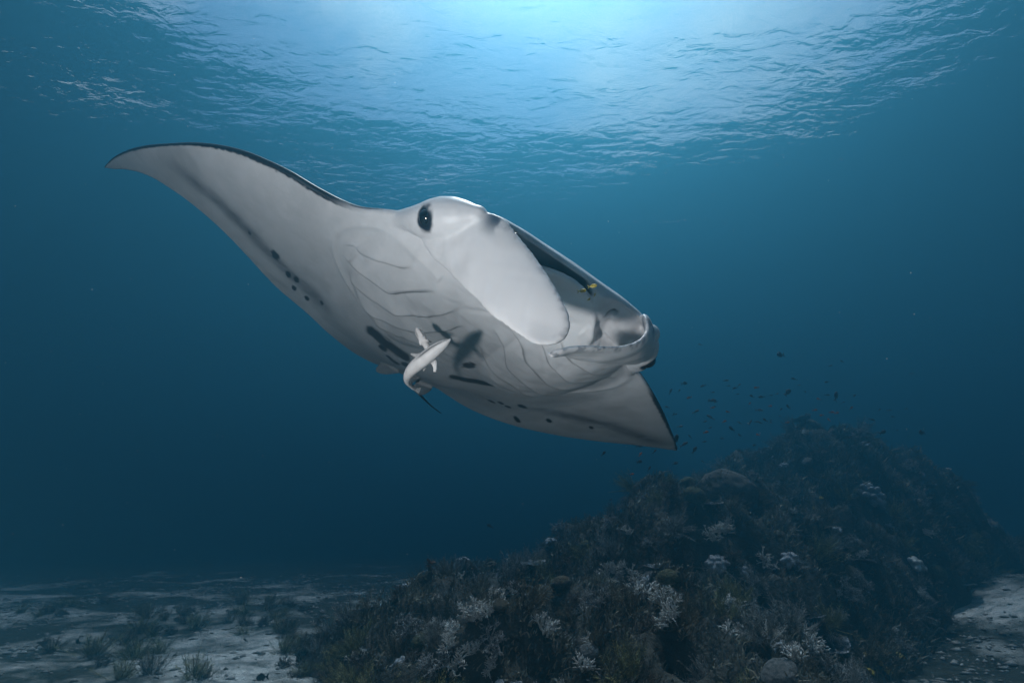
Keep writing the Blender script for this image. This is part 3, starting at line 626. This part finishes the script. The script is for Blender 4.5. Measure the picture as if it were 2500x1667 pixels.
sm = [at(1047, 858, 1.574), at(1038, 838, 1.574), at(1029, 822, 1.569), at(1021, 809, 1.565), at(1016, 799, 1.565)]
remora('remora', sm, [.008, .011, .013, .011, .003], .7,
       [([at(1036, 826, 1.565), at(1046, 829, 1.556), at(1055, 834, 1.556)], [at(1038, 834, 1.565), at(1046, 836, 1.556), at(1053, 836, 1.556)]),
        ([at(1024, 828, 1.565), at(1022, 836, 1.565), at(1025, 843, 1.565)], [at(1030, 836, 1.565), at(1029, 842, 1.565), at(1028, 845, 1.565)]),
        ([at(1024, 804, 1.556), at(1029, 811, 1.556), at(1034, 819, 1.556)], [at(1022, 811, 1.556), at(1026, 817, 1.556), at(1032, 822, 1.556)])],
       'small remora with black fins head up against the manta gill folds', 82, 1.0)

# ------------------------------------------------------------------ reef growth
rg = random.Random(11); npr = np.random.default_rng(5)
def hit(px, py, dz=0.0):
    """where the sight line through a photograph pixel meets the reef or the sand"""
    d = (at(px, py, 1) - CAM); ts = np.linspace(1.5, 30, 2400)
    P = np.array(CAM)[None] + ts[:, None] * np.array(d)[None]
    g = np.maximum(reef_h(P[:, 0], P[:, 1]), sand_h(P[:, 0], P[:, 1])) + dz - P[:, 2]; i = np.argmax(g > 0)
    return Vector(P[i]) if g[i] > 0 else None
def ground(x, y): return float(max(reef_h(np.array([x]), np.array([y]))[0], sand_h(np.array([x]), np.array([y]))[0]))
def rise(x, y):
    """growth direction: between straight up and out of the slope"""
    e = .15; gx = (ground(x + e, y) - ground(x - e, y)) / (2 * e); gy = (ground(x, y + e) - ground(x, y - e)) / (2 * e)
    return (Vector((-gx * .6, -gy * .6, 1))).normalized()
def plume_bush(name, seed, stems=22, leaf=.05, lean=.25, spread=.9):
    """feathery hydroid: curved stems with rows of fine side branches; about 1 m tall, scaled when placed"""
    r = random.Random(seed); b = MB()
    for s in range(stems):
        a = r.uniform(0, 6.283); tilt = r.uniform(.05, spread); L = r.uniform(.55, 1.0); base = Vector((r.gauss(0, .07), r.gauss(0, .07), -.05)); pts = []; p = base
        d = Vector((math.cos(a) * math.sin(tilt), math.sin(a) * math.sin(tilt), math.cos(tilt)))
        cur = Vector((r.gauss(lean, .12), r.gauss(0, .12), -.16)) * .5
        n_ = 9
        for i in range(n_):
            pts.append(p.copy()); d = (d + cur * (1.6 / n_)).normalized(); p = p + d * (L / n_)
        b.tube(pts, [.011 * (1 - .75 * i / (n_ - 1)) for i in range(n_)], 3, False)
        side0 = Vector((r.gauss(0, 1), r.gauss(0, 1), r.gauss(0, .4)))
        for i in range(2, n_):
            t = (pts[min(i + 1, n_ - 1)] - pts[i - 1]).normalized(); sd = (side0 - t * side0.dot(t)).normalized()
            for h in (0, .5):
                q = pts[i - 1].lerp(pts[i], h)
                for sg in (1, -1):
                    ll = leaf * 2.2 * math.sin(math.pi * (i + h) / (n_ + .5)) * r.uniform(.7, 1.25) + .02
                    e = q + (sd * sg * .8 + t * .75 + Vector((r.gauss(0, .2), r.gauss(0, .2), r.gauss(0, .2)))) * ll
                    w_ = t.cross(sd).normalized() * .0045; w2 = t * .0065
                    b.add([q - w2, q + w2, e + w_, e - w_], [(0, 1, 2, 3)])
    return b.mesh(name, False)
def branch_coral(name, seed, levels=4, spread=.62, thick=.055, tips=1.0, flat=1.0):
    """branching stony or soft coral bush, about 1 m across, base at the origin"""
    r = random.Random(seed); b = MB()
    def grow(p, d, L, w, lv):
        q = p + d * L * .55 + Vector((r.gauss(0, .03), r.gauss(0, .03), r.gauss(0, .03))) * L; e = p + d * L
        b.tube([p, q, e], [w, w * .86, w * (.70 if lv else .45)], 5 if lv > 1 else 4)
        if lv == 0: return
        for i in range(r.choice((2, 3, 3))):
            nd = (d + Vector((r.gauss(0, spread), r.gauss(0, spread), r.gauss(.12, spread * .6) * flat))).normalized()
            grow(p + d * L * r.uniform(.55, 1), nd, L * r.uniform(.62, .86), w * .68, lv - 1)
    for s in range(7):
        a = s * .9 + r.uniform(-.3, .3); t = r.uniform(.15, 1.05)
        grow(Vector((r.gauss(0, .06), r.gauss(0, .06), -.06)), Vector((math.cos(a) * math.sin(t), math.sin(a) * math.sin(t), math.cos(t) + .1)).normalized(), r.uniform(.2, .3), thick, levels)
    return b.mesh(name)
def lobe_coral(name, seed, n_=12, rl=.17, ln=.42, vox=.035, spread=1.0, flat=1.0):
    r = random.Random(seed); b = MB(); b.ell((0, 0, .05), (.42, .42, .28), 16, 10)
    for i in range(n_):
        a = i * 2.4; t = spread * math.sqrt((i + .5) / n_) * 1.25; d = Vector((math.cos(a) * math.sin(t), math.sin(a) * math.sin(t), math.cos(t) * flat))
        for s in np.linspace(.25, 1, 6):
            b.ell(d * (.25 + ln * s) + Vector((0, 0, -.08 * (s * s))), (rl * (1 - .25 * s) * r.uniform(.9, 1.1),) * 3, 10, 7)
    return remeshed(b.mesh(name), vox, 4)
def plate_coral(name, seed):
    r = random.Random(seed); b = MB(); nr, na = 10, 40; vs_ = []; fs_ = []
    rim = [1 + .16 * math.sin(3 * a + seed) + .09 * math.sin(7 * a + 2 * seed) + r.gauss(0, .035) for a in np.linspace(0, 6.283, na, endpoint=False)]
    for sgn in (1, -1):
        for i in range(nr + 1):
            for j in range(na):
                a = 6.2832 * j / na; q = i / nr * rim[j]; z = .30 + .16 * q * q + .035 * math.sin(a * 5 + q * 4) * q + sgn * .022 * (1.15 - q * .7) + (r.gauss(0, .018) if sgn > 0 else 0)
                vs_.append((math.cos(a) * q, math.sin(a) * q, z))
    o_ = (nr + 1) * na
    for i in range(nr):
        for j in range(na):
            j2 = (j + 1) % na; fs_.append((i * na + j, (i + 1) * na + j, (i + 1) * na + j2, i * na + j2)); fs_.append((o_ + i * na + j, o_ + i * na + j2, o_ + (i + 1) * na + j2, o_ + (i + 1) * na + j))
    for j in range(na): fs_.append((nr * na + j, o_ + nr * na + j, o_ + nr * na + (j + 1) % na, nr * na + (j + 1) % na))
    b.add(vs_, fs_)
    for j in range(90):                                                   # knobbly growing rim
        a = r.uniform(0, 6.283); q = r.uniform(.80, 1.02) * rim[int(a / 6.284 * na)]; b.ell((math.cos(a) * q, math.sin(a) * q, .32 + .16 * q * q), (.026, .026, .045), 5, 4)
    return b.mesh(name)
def stalk_mesh(name):
    b = MB(); b.tube([(0, 0, -.25), (0, 0, .05), (0, 0, .31)], [.22, .15, .30], 12); return b.mesh(name)
def dome_coral(name, seed):
    r = random.Random(seed); me = bpy.data.meshes.new(name); bm = bmesh.new(); bmesh.ops.create_icosphere(bm, subdivisions=5, radius=1); bm.to_mesh(me); bm.free()
    V = verts_np(me); k = vnoise(V[:, 0] * 2, V[:, 1] * 2, V[:, 2] * 2, seed, 2); rg_ = np.abs(vnoise(V[:, 0] * 9, V[:, 1] * 9, V[:, 2] * 9, seed + 3, 1))
    V *= (1 + .07 * k + .05 * np.clip(rg_ * 3, 0, 1))[:, None]; V[:, 2] *= .85
    me.vertices.foreach_set('co', V.astype(np.float32).ravel()); me.update(); me.polygons.foreach_set('use_smooth', np.ones(len(me.polygons), bool)); return me
M_plume = [simple('hydroid_brown', (.022, .019, .014), (.27, .22, .14), 6, .9, 0), simple('hydroid_grey', (.05, .055, .055), (.44, .44, .41), 6, .9, 0), simple('hydroid_olive', (.03, .032, .014), (.42, .40, .19), 6, .9, 0)]
M_soft = [simple('soft_coral_brown', (.025, .021, .018), (.19, .155, .12), 5, .9, .3), simple('soft_coral_grey', (.07, .075, .078), (.48, .48, .46), 5, .9, .3)]
M_pale = simple('pale_branch_coral', (.34, .345, .33), (.72, .72, .68), 6, .9, .4)
M_leather = simple('leather_coral_skin', (.20, .22, .24), (.34, .36, .38), 3, .8, .4, 30)
M_white = simple('white_coral_skin', (.40, .43, .42), (.62, .64, .62), 3, .8, .4, 30)
M_yellow = simple('yellow_sponge_skin', (.28, .20, .03), (.50, .38, .07), 5, .8, .5, 24)
M_dome = simple('dome_coral_skin', (.035, .035, .035), (.10, .095, .085), 4, .9, .6, 14)
mpl, n, l, b = mat('plate_coral_skin', (.2, .2, .2), .85, .2)
tc = n.new('ShaderNodeTexCoord'); vl = n.new('ShaderNodeVectorMath'); vl.operation = 'LENGTH'; mpg = n.new('ShaderNodeMapping'); mpg.inputs['Scale'].default_value = (1, 1, 0); l.new(tc.outputs['Object'], mpg.inputs['Vector']); l.new(mpg.outputs['Vector'], vl.inputs[0])
rp = ramp(n, l, vl.outputs['Value'], [(.0, (.06, .065, .07)), (.84, (.09, .10, .11)), (1.0, (.36, .38, .40))]); l.new(rp.outputs['Color'], b.inputs['Base Color'])
t_ = noise_node(n, l, 18, 4); bump(n, l, t_.outputs['Fac'], b, .6, .03)

PL = [plume_bush('feathery_hydroid', 100 + i, 20 + 4 * (i % 3), .045 + .012 * (i % 2), (.1, .45, .7)[i % 3], (.7, 1.0, 1.25)[i % 3]) for i in range(6)]
SO = [branch_coral('soft_coral', 200 + i, 4, .75, .034) for i in range(3)]
BR = [branch_coral('branching_coral', 300 + i, 3, .55, .050) for i in range(3)]
def with_mat(ms, m): out = []; [out.append((lambda c: (c.materials.append(m), c)[1])(x.copy())) for x in ms]; return out
PLM = [with_mat(PL, m) for m in M_plume]; SOM = [with_mat(SO, m) for m in M_soft]; BRM = with_mat(BR, M_pale)
def place(name, me, x, y, size, label, cat, group, sink=.06, lean=None, squash=1.0):
    up = rise(x, y); q = up.to_track_quat('Z', 'Y'); rot = (q.to_matrix() @ Matrix.Rotation(rg.uniform(0, 6.283) if lean is None else lean, 3, 'Z')).to_euler()
    o = link(name, me, None, None, (x, y, ground(x, y) - sink * size), rot, (size, size, size * squash)); tag(o, label, cat, group); return o
# single corals one can pick out in the photograph
def pick(px, py): p = hit(px, py); return p if p is not None else Vector((3, 6, 1))
def single(name, me, m, px, py, size, label, cat='coral', sink=.08, squash=1.0, face=None):
    p = pick(px, py); c = me if me.materials else me
    if not c.materials: c.materials.append(m)
    o = place(name, c, p.x, p.y, size, label, cat, None, sink, 0.4 if face is None else face, squash); return o
single('leather_coral', lobe_coral('leather_coral', 1, 17, .19, .42, .03, 1.2, 1.0), M_leather, 2122, 1215, .30, 'pale blue grey leather coral with thick rounded finger lobes near the reef top')
single('leather_coral', lobe_coral('leather_coral', 2, 17, .18, .26, .03, 1.15, .9), M_leather, 1752, 1382, .22, 'pale cluster of round bubble like lobes on the middle of the reef')
single('leather_coral', lobe_coral('leather_coral', 3, 7, .24, .30, .035, 1.0, .8), M_white, 2236, 1384, .20, 'smooth whitish lumpy coral on the dark right flank of the reef')
single('leather_coral', lobe_coral('leather_coral', 4, 8, .2, .3, .035, 1.0, .8), M_leather, 2178, 1300, .17, 'small pale lobed coral between the finger lobes and the whitish lump')
single('leather_coral', lobe_coral('leather_coral', 5, 9, .2, .28, .035, 1.0, .8), M_leather, 1820, 1400, .14, 'small pale rounded coral knob right of the bubble like cluster')
single('dome_coral', dome_coral('dome_coral', 5), M_dome, 1772, 1195, .36, 'dim grooved dome coral on the far slope of the reef', sink=.25)
PT = [plate_coral('plate', s) for s in (1, 2)]; ST = stalk_mesh('stalk'); ST.materials.append(M_dome)
for me_ in PT: me_.materials.append(mpl)
for i, (px, py, s, lab) in enumerate(((1945, 1512, .12, 'thin table coral with pale rim above a dark hollow, left of a pair'), (1990, 1514, .10, 'thin table coral with pale rim above a dark hollow, right of a pair'), (2040, 1592, .15, 'ragged plate coral with knobbly white rim beside yellow sponges'), (1705, 1392, .13, 'small plate coral with white edge below the bubble like cluster'))):
    p = pick(px, py); root = link('plate_coral', None, None, None, (p.x, p.y, p.z - .01), (math.radians(-8 if i != 2 else -16), 0, i * 1.1), s); tag(root, lab, 'coral')
    link('plate', PT[i % 2], None, root); link('stalk', ST, None, root)
for i, (px, py, s) in enumerate(((2118, 1600, .05), (2140, 1618, .06), (2165, 1640, .05), (2105, 1570, .035), (2125, 1640, .045), (2195, 1600, .05), (2215, 1592, .035), (2090, 1628, .04), (2150, 1580, .03), (1990, 1240, .04), (2005, 1215, .035), (1975, 1260, .03))):
    me_ = lobe_coral('yellow_sponge', 30 + i, 6, .3, .5, .08, 1.2, .6) if i < 3 else bpy.data.objects[('yellow_sponge', 'yellow_sponge.001', 'yellow_sponge.002')[i % 3]].data
    single('yellow_sponge', me_, M_yellow, px, py, s * 1.2, 'small lumpy yellow sponge at the foot of the reef' if i < 9 else 'dull yellow sponge crust below the finger lobed coral')['group'] = 'yellow sponges'
# feather star on the left outcrop
fb = MB(); r_ = random.Random(9)
for i in range(46):
    d = Vector((r_.gauss(0, 1), r_.gauss(0, 1), r_.gauss(.4, 1))).normalized(); s_ = d.cross(Vector((.3, .2, .9))).normalized(); pts = [d * t * .9 + s_ * .25 * t * t for t in np.linspace(.05, 1, 6)]
    fb.tube(pts, [.03, .028, .024, .02, .016, .01], 3)
    for p, q in zip(pts, pts[1:]):
        for sg in (1, -1): e = p + (s_ * sg + d * .4) * .16; fb.add([p, q, e + d * .02, e], [(0, 1, 2, 3)])
fm = simple('feather_star_skin', (.10, .05, .02), (.20, .10, .04), 5, .8, 0); p = hit(1048, 1410) or Vector((-.9, 6, .9)); fs_o = link('feather_star', None, None, None, (p.x, p.y, ground(p.x, p.y))); tag(fs_o, 'brown feather star ball perched on a stalk above the left outcrop', 'feather star')
link('arms', fb.mesh('arms', False), fm, fs_o, (0, 0, .12), None, .07); sb = MB(); sb.tube([(0, 0, -.1), (.005, 0, .05), (0, 0, .12)], [.03, .022, .016], 6); link('stalk', sb.mesh('stalk'), M_dome, fs_o)

LAND = [(o_.location.copy(), w_) for o_, w_ in ((bpy.data.objects[k_], t_) for k_, t_ in (('leather_coral', 'beside the finger lobed leather coral'), ('leather_coral.001', 'beside the bubble like coral cluster'), ('leather_coral.002', 'beside the whitish lumpy coral'), ('dome_coral', 'beside the dim dome coral'), ('plate_coral', 'beside the pair of thin table corals'), ('plate_coral.002', 'beside the ragged plate coral'), ('yellow_sponge', 'beside the yellow sponges'), ('feather_star', 'below the feather star')))]
def where(x, y):
    h = ground(x, y); near = min(LAND, key=lambda t: (t[0].x - x) ** 2 + (t[0].y - y) ** 2)
    if (near[0].x - x) ** 2 + (near[0].y - y) ** 2 < .75 ** 2: return near[1]
    if h > 2.3: return 'on the crest of the reef'
    if x > 5.2: return 'on the steep flank of the reef facing the sand'
    if x < .5: return 'on the low outcrop end of the reef' if y > 4.6 else 'on the front skirt of the low outcrop'
    if h > 1.35: return 'on the upper slope of the reef'
    if h > .75: return 'halfway up the reef slope'
    return 'at the foot of the reef slope'
def sized(s, a, b_): return 'small' if s < a else 'large' if s > b_ else 'middling'
# the many: sampled over the part of the reef that faces the view
def reef_spots(nwant, mind, lo=.06, seed=1, far=True):
    r = np.random.default_rng(seed); X = r.uniform(-2.4, 10.0, 9000); Y = r.uniform(1.9, 11, 9000); H = reef_h(X, Y); H = np.where(H > sand_h(X, Y) + .03, H, -1); out = []
    for x, y, h in zip(X, Y, H):
        if h < lo or abs(x) > y * 1.08 + .3: continue
        if all((x - a) ** 2 + (y - b_) ** 2 > (mind * (.6 + .07 * y)) ** 2 for a, b_ in out): out.append((float(x), float(y)))
        if len(out) >= nwant: break
    return out
for i, (x, y) in enumerate(reef_spots(270, .30, seed=1)):
    k = (0, 1, 2, 0, 1)[rg.randrange(5)]; s = rg.uniform(.20, .46) * (.80 + .035 * y)
    place('feathery_hydroid', PLM[k][rg.randrange(6)], x, y, s, '%s %s feathery hydroid bush %s' % (sized(s, .27, .40), ('dark brown', 'grey', 'olive')[k], where(x, y)), 'hydroid', 'feathery hydroid bushes on the reef')
for i, (x, y) in enumerate(reef_spots(190, .38, seed=2)):
    k = rg.randrange(2); s = rg.uniform(.18, .38) * (.75 + .04 * y)
    place('soft_coral', SOM[k][rg.randrange(3)], x, y, s, '%s %s bushy soft coral %s' % (sized(s, .24, .34), ('dark brown', 'grey')[k], where(x, y)), 'coral', 'bushy soft corals on the reef', .05)
for i, (x, y) in enumerate(reef_spots(110, .5, seed=3)):
    place('branching_coral', BRM[rg.randrange(3)], x, y, rg.uniform(.12, .26), 'pale branching stony coral tuft ' + where(x, y), 'coral', 'pale branching corals on the reef', .05)
thick = [(1540, 1410), (1500, 1430), (1570, 1440), (1600, 1470), (1520, 1465), (1640, 1500), (1480, 1400), (1740, 1310), (1770, 1300), (1620, 1460), (1180, 1480), (1220, 1470), (1200, 1500)]
thick += [(a + rg.uniform(-45, 45), b_ + rg.uniform(-22, 22)) for a, b_ in thick] + [(rg.uniform(1050, 1500), rg.uniform(1500, 1650)) for _ in range(8)]
for px, py in thick:
    p = hit(px, py)
    if p: place('branching_coral', BRM[rg.randrange(3)], p.x + rg.uniform(-.05, .05), p.y, rg.uniform(.16, .30), 'pale branching coral in the bright thicket ' + where(p.x, p.y), 'coral', 'pale coral thicket on the reef front', .05)
def swhere(x, y): return 'against the reef edge' if x > -3 and y < 9 and x < 3 else 'off the steep flank of the reef' if x > 3 else 'far out from the reef' if y > 9.5 else 'in the open'
M_heads = [simple('stony_coral_tan', (.05, .042, .03), (.17, .145, .10), 5, .9, .7, 40, dist=.02), simple('stony_coral_grey', (.06, .063, .06), (.20, .205, .20), 5, .9, .7, 40, dist=.02), simple('stony_coral_olive', (.035, .037, .02), (.12, .118, .065), 5, .9, .7, 40, dist=.02)]
DM = [dome_coral('stony_coral_head', 40 + i) for i in range(3)]; DMM = [with_mat(DM, m) for m in M_heads]
LC = with_mat([lobe_coral('lobed_coral', 60 + i, 10 + 3 * i, .2, .3, .05, 1.15, .85) for i in range(2)], M_leather)
for i, (x, y) in enumerate(reef_spots(64, .75, seed=4)):
    k = rg.randrange(3); s = rg.uniform(.06, .15)
    place('stony_coral_head', DMM[k][rg.randrange(3)], x, y, s, '%s %s rounded stony coral head %s' % (sized(s, .08, .13), ('tan', 'grey', 'olive')[k], where(x, y)), 'coral', 'rounded stony coral heads on the reef', -.35, None, rg.uniform(.6, .95))
for i, (x, y) in enumerate(reef_spots(26, 1.1, seed=6)):
    place('lobed_coral', LC[i % 2], x, y, rg.uniform(.10, .19), 'pale lobed coral cushion ' + where(x, y), 'coral', 'pale lobed corals on the reef', -.25)
for i, (x, y) in enumerate(reef_spots(24, 1.2, seed=7)):
    s = rg.uniform(.10, .20); root = link('table_coral', None, None, None, (x, y, ground(x, y) + .05), (rg.uniform(-.25, .1), rg.uniform(-.2, .2), rg.uniform(0, 6)), s); tag(root, 'small table coral with pale rim ' + where(x, y), 'coral', 'table corals on the reef')
    link('plate', PT[i % 2], None, root); link('stalk', ST, None, root)
# growth scattered on the sand
for px, py, wpx, num in ((238, 1592, 150, 9), (354, 1560, 90, 6), (409, 1518, 90, 6), (497, 1500, 60, 3), (591, 1490, 50, 3), (625, 1512, 70, 4), (719, 1535, 130, 9), (193, 1478, 70, 4), (690, 1480, 110, 7), (760, 1580, 110, 8), (80, 1500, 70, 4), (2350, 1330, 60, 4), (780, 1640, 90, 6), (460, 1640, 60, 2), (300, 1640, 80, 3)):
    for k in range(num):
        p = hit(px + rg.uniform(-wpx, wpx), py + rg.uniform(-18, 18))
        if p is None: continue
        if k % 3 == 2: place('soft_coral', SOM[0][rg.randrange(3)], p.x, p.y, rg.uniform(.16, .30), 'dark bushy soft coral standing on the pale sand ' + swhere(p.x, p.y), 'coral', 'coral clumps on the sand', .08, None, .8)
        else: place('feathery_hydroid', PLM[(0, 2)[k % 2]][rg.randrange(6)], p.x, p.y, rg.uniform(.20, .48), ('brown', 'olive')[k % 2] + ' feathery hydroid clump standing on the pale sand ' + swhere(p.x, p.y), 'hydroid', 'hydroid clumps on the sand', .08, None, .8)

# low turf of filaments over the whole reef: one mass
def turf():
    r = np.random.default_rng(8); n0 = 300000; X = r.uniform(-2.6, 10.2, n0); Y = 1.7 + 9.8 * r.random(n0) ** 1.25; keep = np.abs(X) < Y * 1.08 + .3; X = X[keep]; Y = Y[keep]; H = reef_h(X, Y); ok = (H > -.02) & (H > sand_h(X, Y) - .02); X = X[ok]; Y = Y[ok]; H = H[ok]
    dens = sstep(-.6, .5, vnoise(X * 1.9, Y * 1.9, 0, 90, 2)); ok = r.random(len(X)) < .30 + .70 * dens; X = X[ok]; Y = Y[ok]; H = H[ok]; n = len(X)
    L = (.025 + .065 * r.random(n) ** 1.6) * (.7 + .75 * dens[ok]) * (.75 + .045 * Y); a = r.uniform(0, 6.283, n); t = r.uniform(0, 1.15, n)
    d = np.c_[np.cos(a) * np.sin(t) + .15, np.sin(a) * np.sin(t) - .1, np.cos(t)]; d /= np.linalg.norm(d, axis=1)[:, None]
    sd = np.cross(d, r.normal(size=(n, 3))); sd /= np.linalg.norm(sd, axis=1)[:, None]; w = (.0025 + .0009 * Y)[:, None] * (.6 + .8 * r.random((n, 1)))
    B = np.c_[X, Y, H - .012]; bend = np.c_[r.normal(.25, .25, n), r.normal(0, .25, n), r.normal(-.15, .2, n)]
    Mid = B + d * L[:, None] * .55; Tp = B + (d + bend * .7) * L[:, None]
    V = np.stack([B - sd * w, B + sd * w, Mid + sd * w * .9, Mid - sd * w * .9, Tp + sd * w * .25, Tp - sd * w * .25], 1).reshape(-1, 3); i = np.arange(n)[:, None] * 6
    F = np.concatenate([i + np.array([[0, 1, 2, 3]]), i + np.array([[3, 2, 4, 5]])])
    m = simple('turf_filaments', (.014, .014, .010), (.32, .30, .23), 1.5, .95, 0)
    o = link('algae_turf', mesh_np('algae_turf', V, F, False), m); tag(o, 'low dark turf of algae and hydroids coating the reef', 'algae', kind='stuff')
turf()
# rubble on the sand: one mass of broken coral bits
def rubble():
    r = np.random.default_rng(12); n0 = 26000; Y = 3.4 + 13 * r.random(n0) ** 1.5; X = (r.random(n0) * 2 - 1) * (Y * 1.06 + .3); H = reef_h(X, Y); S = sand_h(X, Y)
    clump = vnoise(X * .9, Y * .9, 0, 95, 3); ok = (H < S + .05) & (r.random(n0) < .12 + sstep(-.1, .6, clump)); X = X[ok]; Y = Y[ok]; S = S[ok]; n = len(X)
    base = np.array([(1, 0, 0), (-1, 0, 0), (0, 1, 0), (0, -1, 0), (0, 0, 1), (0, 0, -1.)]); f = np.array([(0, 2, 4), (2, 1, 4), (1, 3, 4), (3, 0, 4), (2, 0, 5), (1, 2, 5), (3, 1, 5), (0, 3, 5)])
    s = (.010 + .040 * r.random(n) ** 3) * (.8 + .05 * Y); a = r.uniform(0, 6.283, n); sh = np.c_[r.uniform(.6, 1.9, n), r.uniform(.5, 1.1, n), r.uniform(.3, .7, n)]
    V = base[None] * sh[:, None] * s[:, None, None] * r.uniform(.7, 1.3, (n, 6, 1)); c, si = np.cos(a)[:, None], np.sin(a)[:, None]
    V = np.stack([V[:, :, 0] * c - V[:, :, 1] * si + X[:, None], V[:, :, 0] * si + V[:, :, 1] * c + Y[:, None], V[:, :, 2] + S[:, None] + s[:, None] * .1], 2).reshape(-1, 3)
    F = (np.arange(n)[:, None, None] * 6 + f[None]).reshape(-1, 3)
    m = simple('rubble', (.10, .10, .085), (.46, .45, .42), 1.6, .95, .4, 60)
    o = link('coral_rubble', mesh_np('coral_rubble', V, F, False), m); tag(o, 'broken coral rubble strewn over the pale sand', 'rubble', kind='stuff')
rubble()
# plankton and specks drifting in the water
def specks():
    r = np.random.default_rng(4); n = 900; d = .7 + 4.0 * r.random(n) ** .8; px = r.uniform(-60, 2560, n); py = r.uniform(-40, 1700, n)
    P = np.array([tuple(at(a, b_, c)) for a, b_, c in zip(px, py, d)]); s = (.0003 + .0007 * r.random(n) ** 5) * (.6 + .4 * d)
    bm = bmesh.new(); bmesh.ops.create_icosphere(bm, subdivisions=1, radius=1); bv = np.array([v.co[:] for v in bm.verts]); bf = np.array([[v.index for v in f.verts] for f in bm.faces]); bm.free()
    V = (P[:, None] + bv[None] * s[:, None, None] * r.uniform(.6, 1.5, (n, 1, 3))).reshape(-1, 3); F = (np.arange(n)[:, None, None] * len(bv) + bf[None]).reshape(-1, 3)
    m, nn, l, b = mat('plankton', (.75, .74, .70), .8, .2)
    o = link('drifting_plankton', mesh_np('drifting_plankton', V, F), m); tag(o, 'pale plankton specks drifting in the water', 'plankton', kind='stuff')
specks()
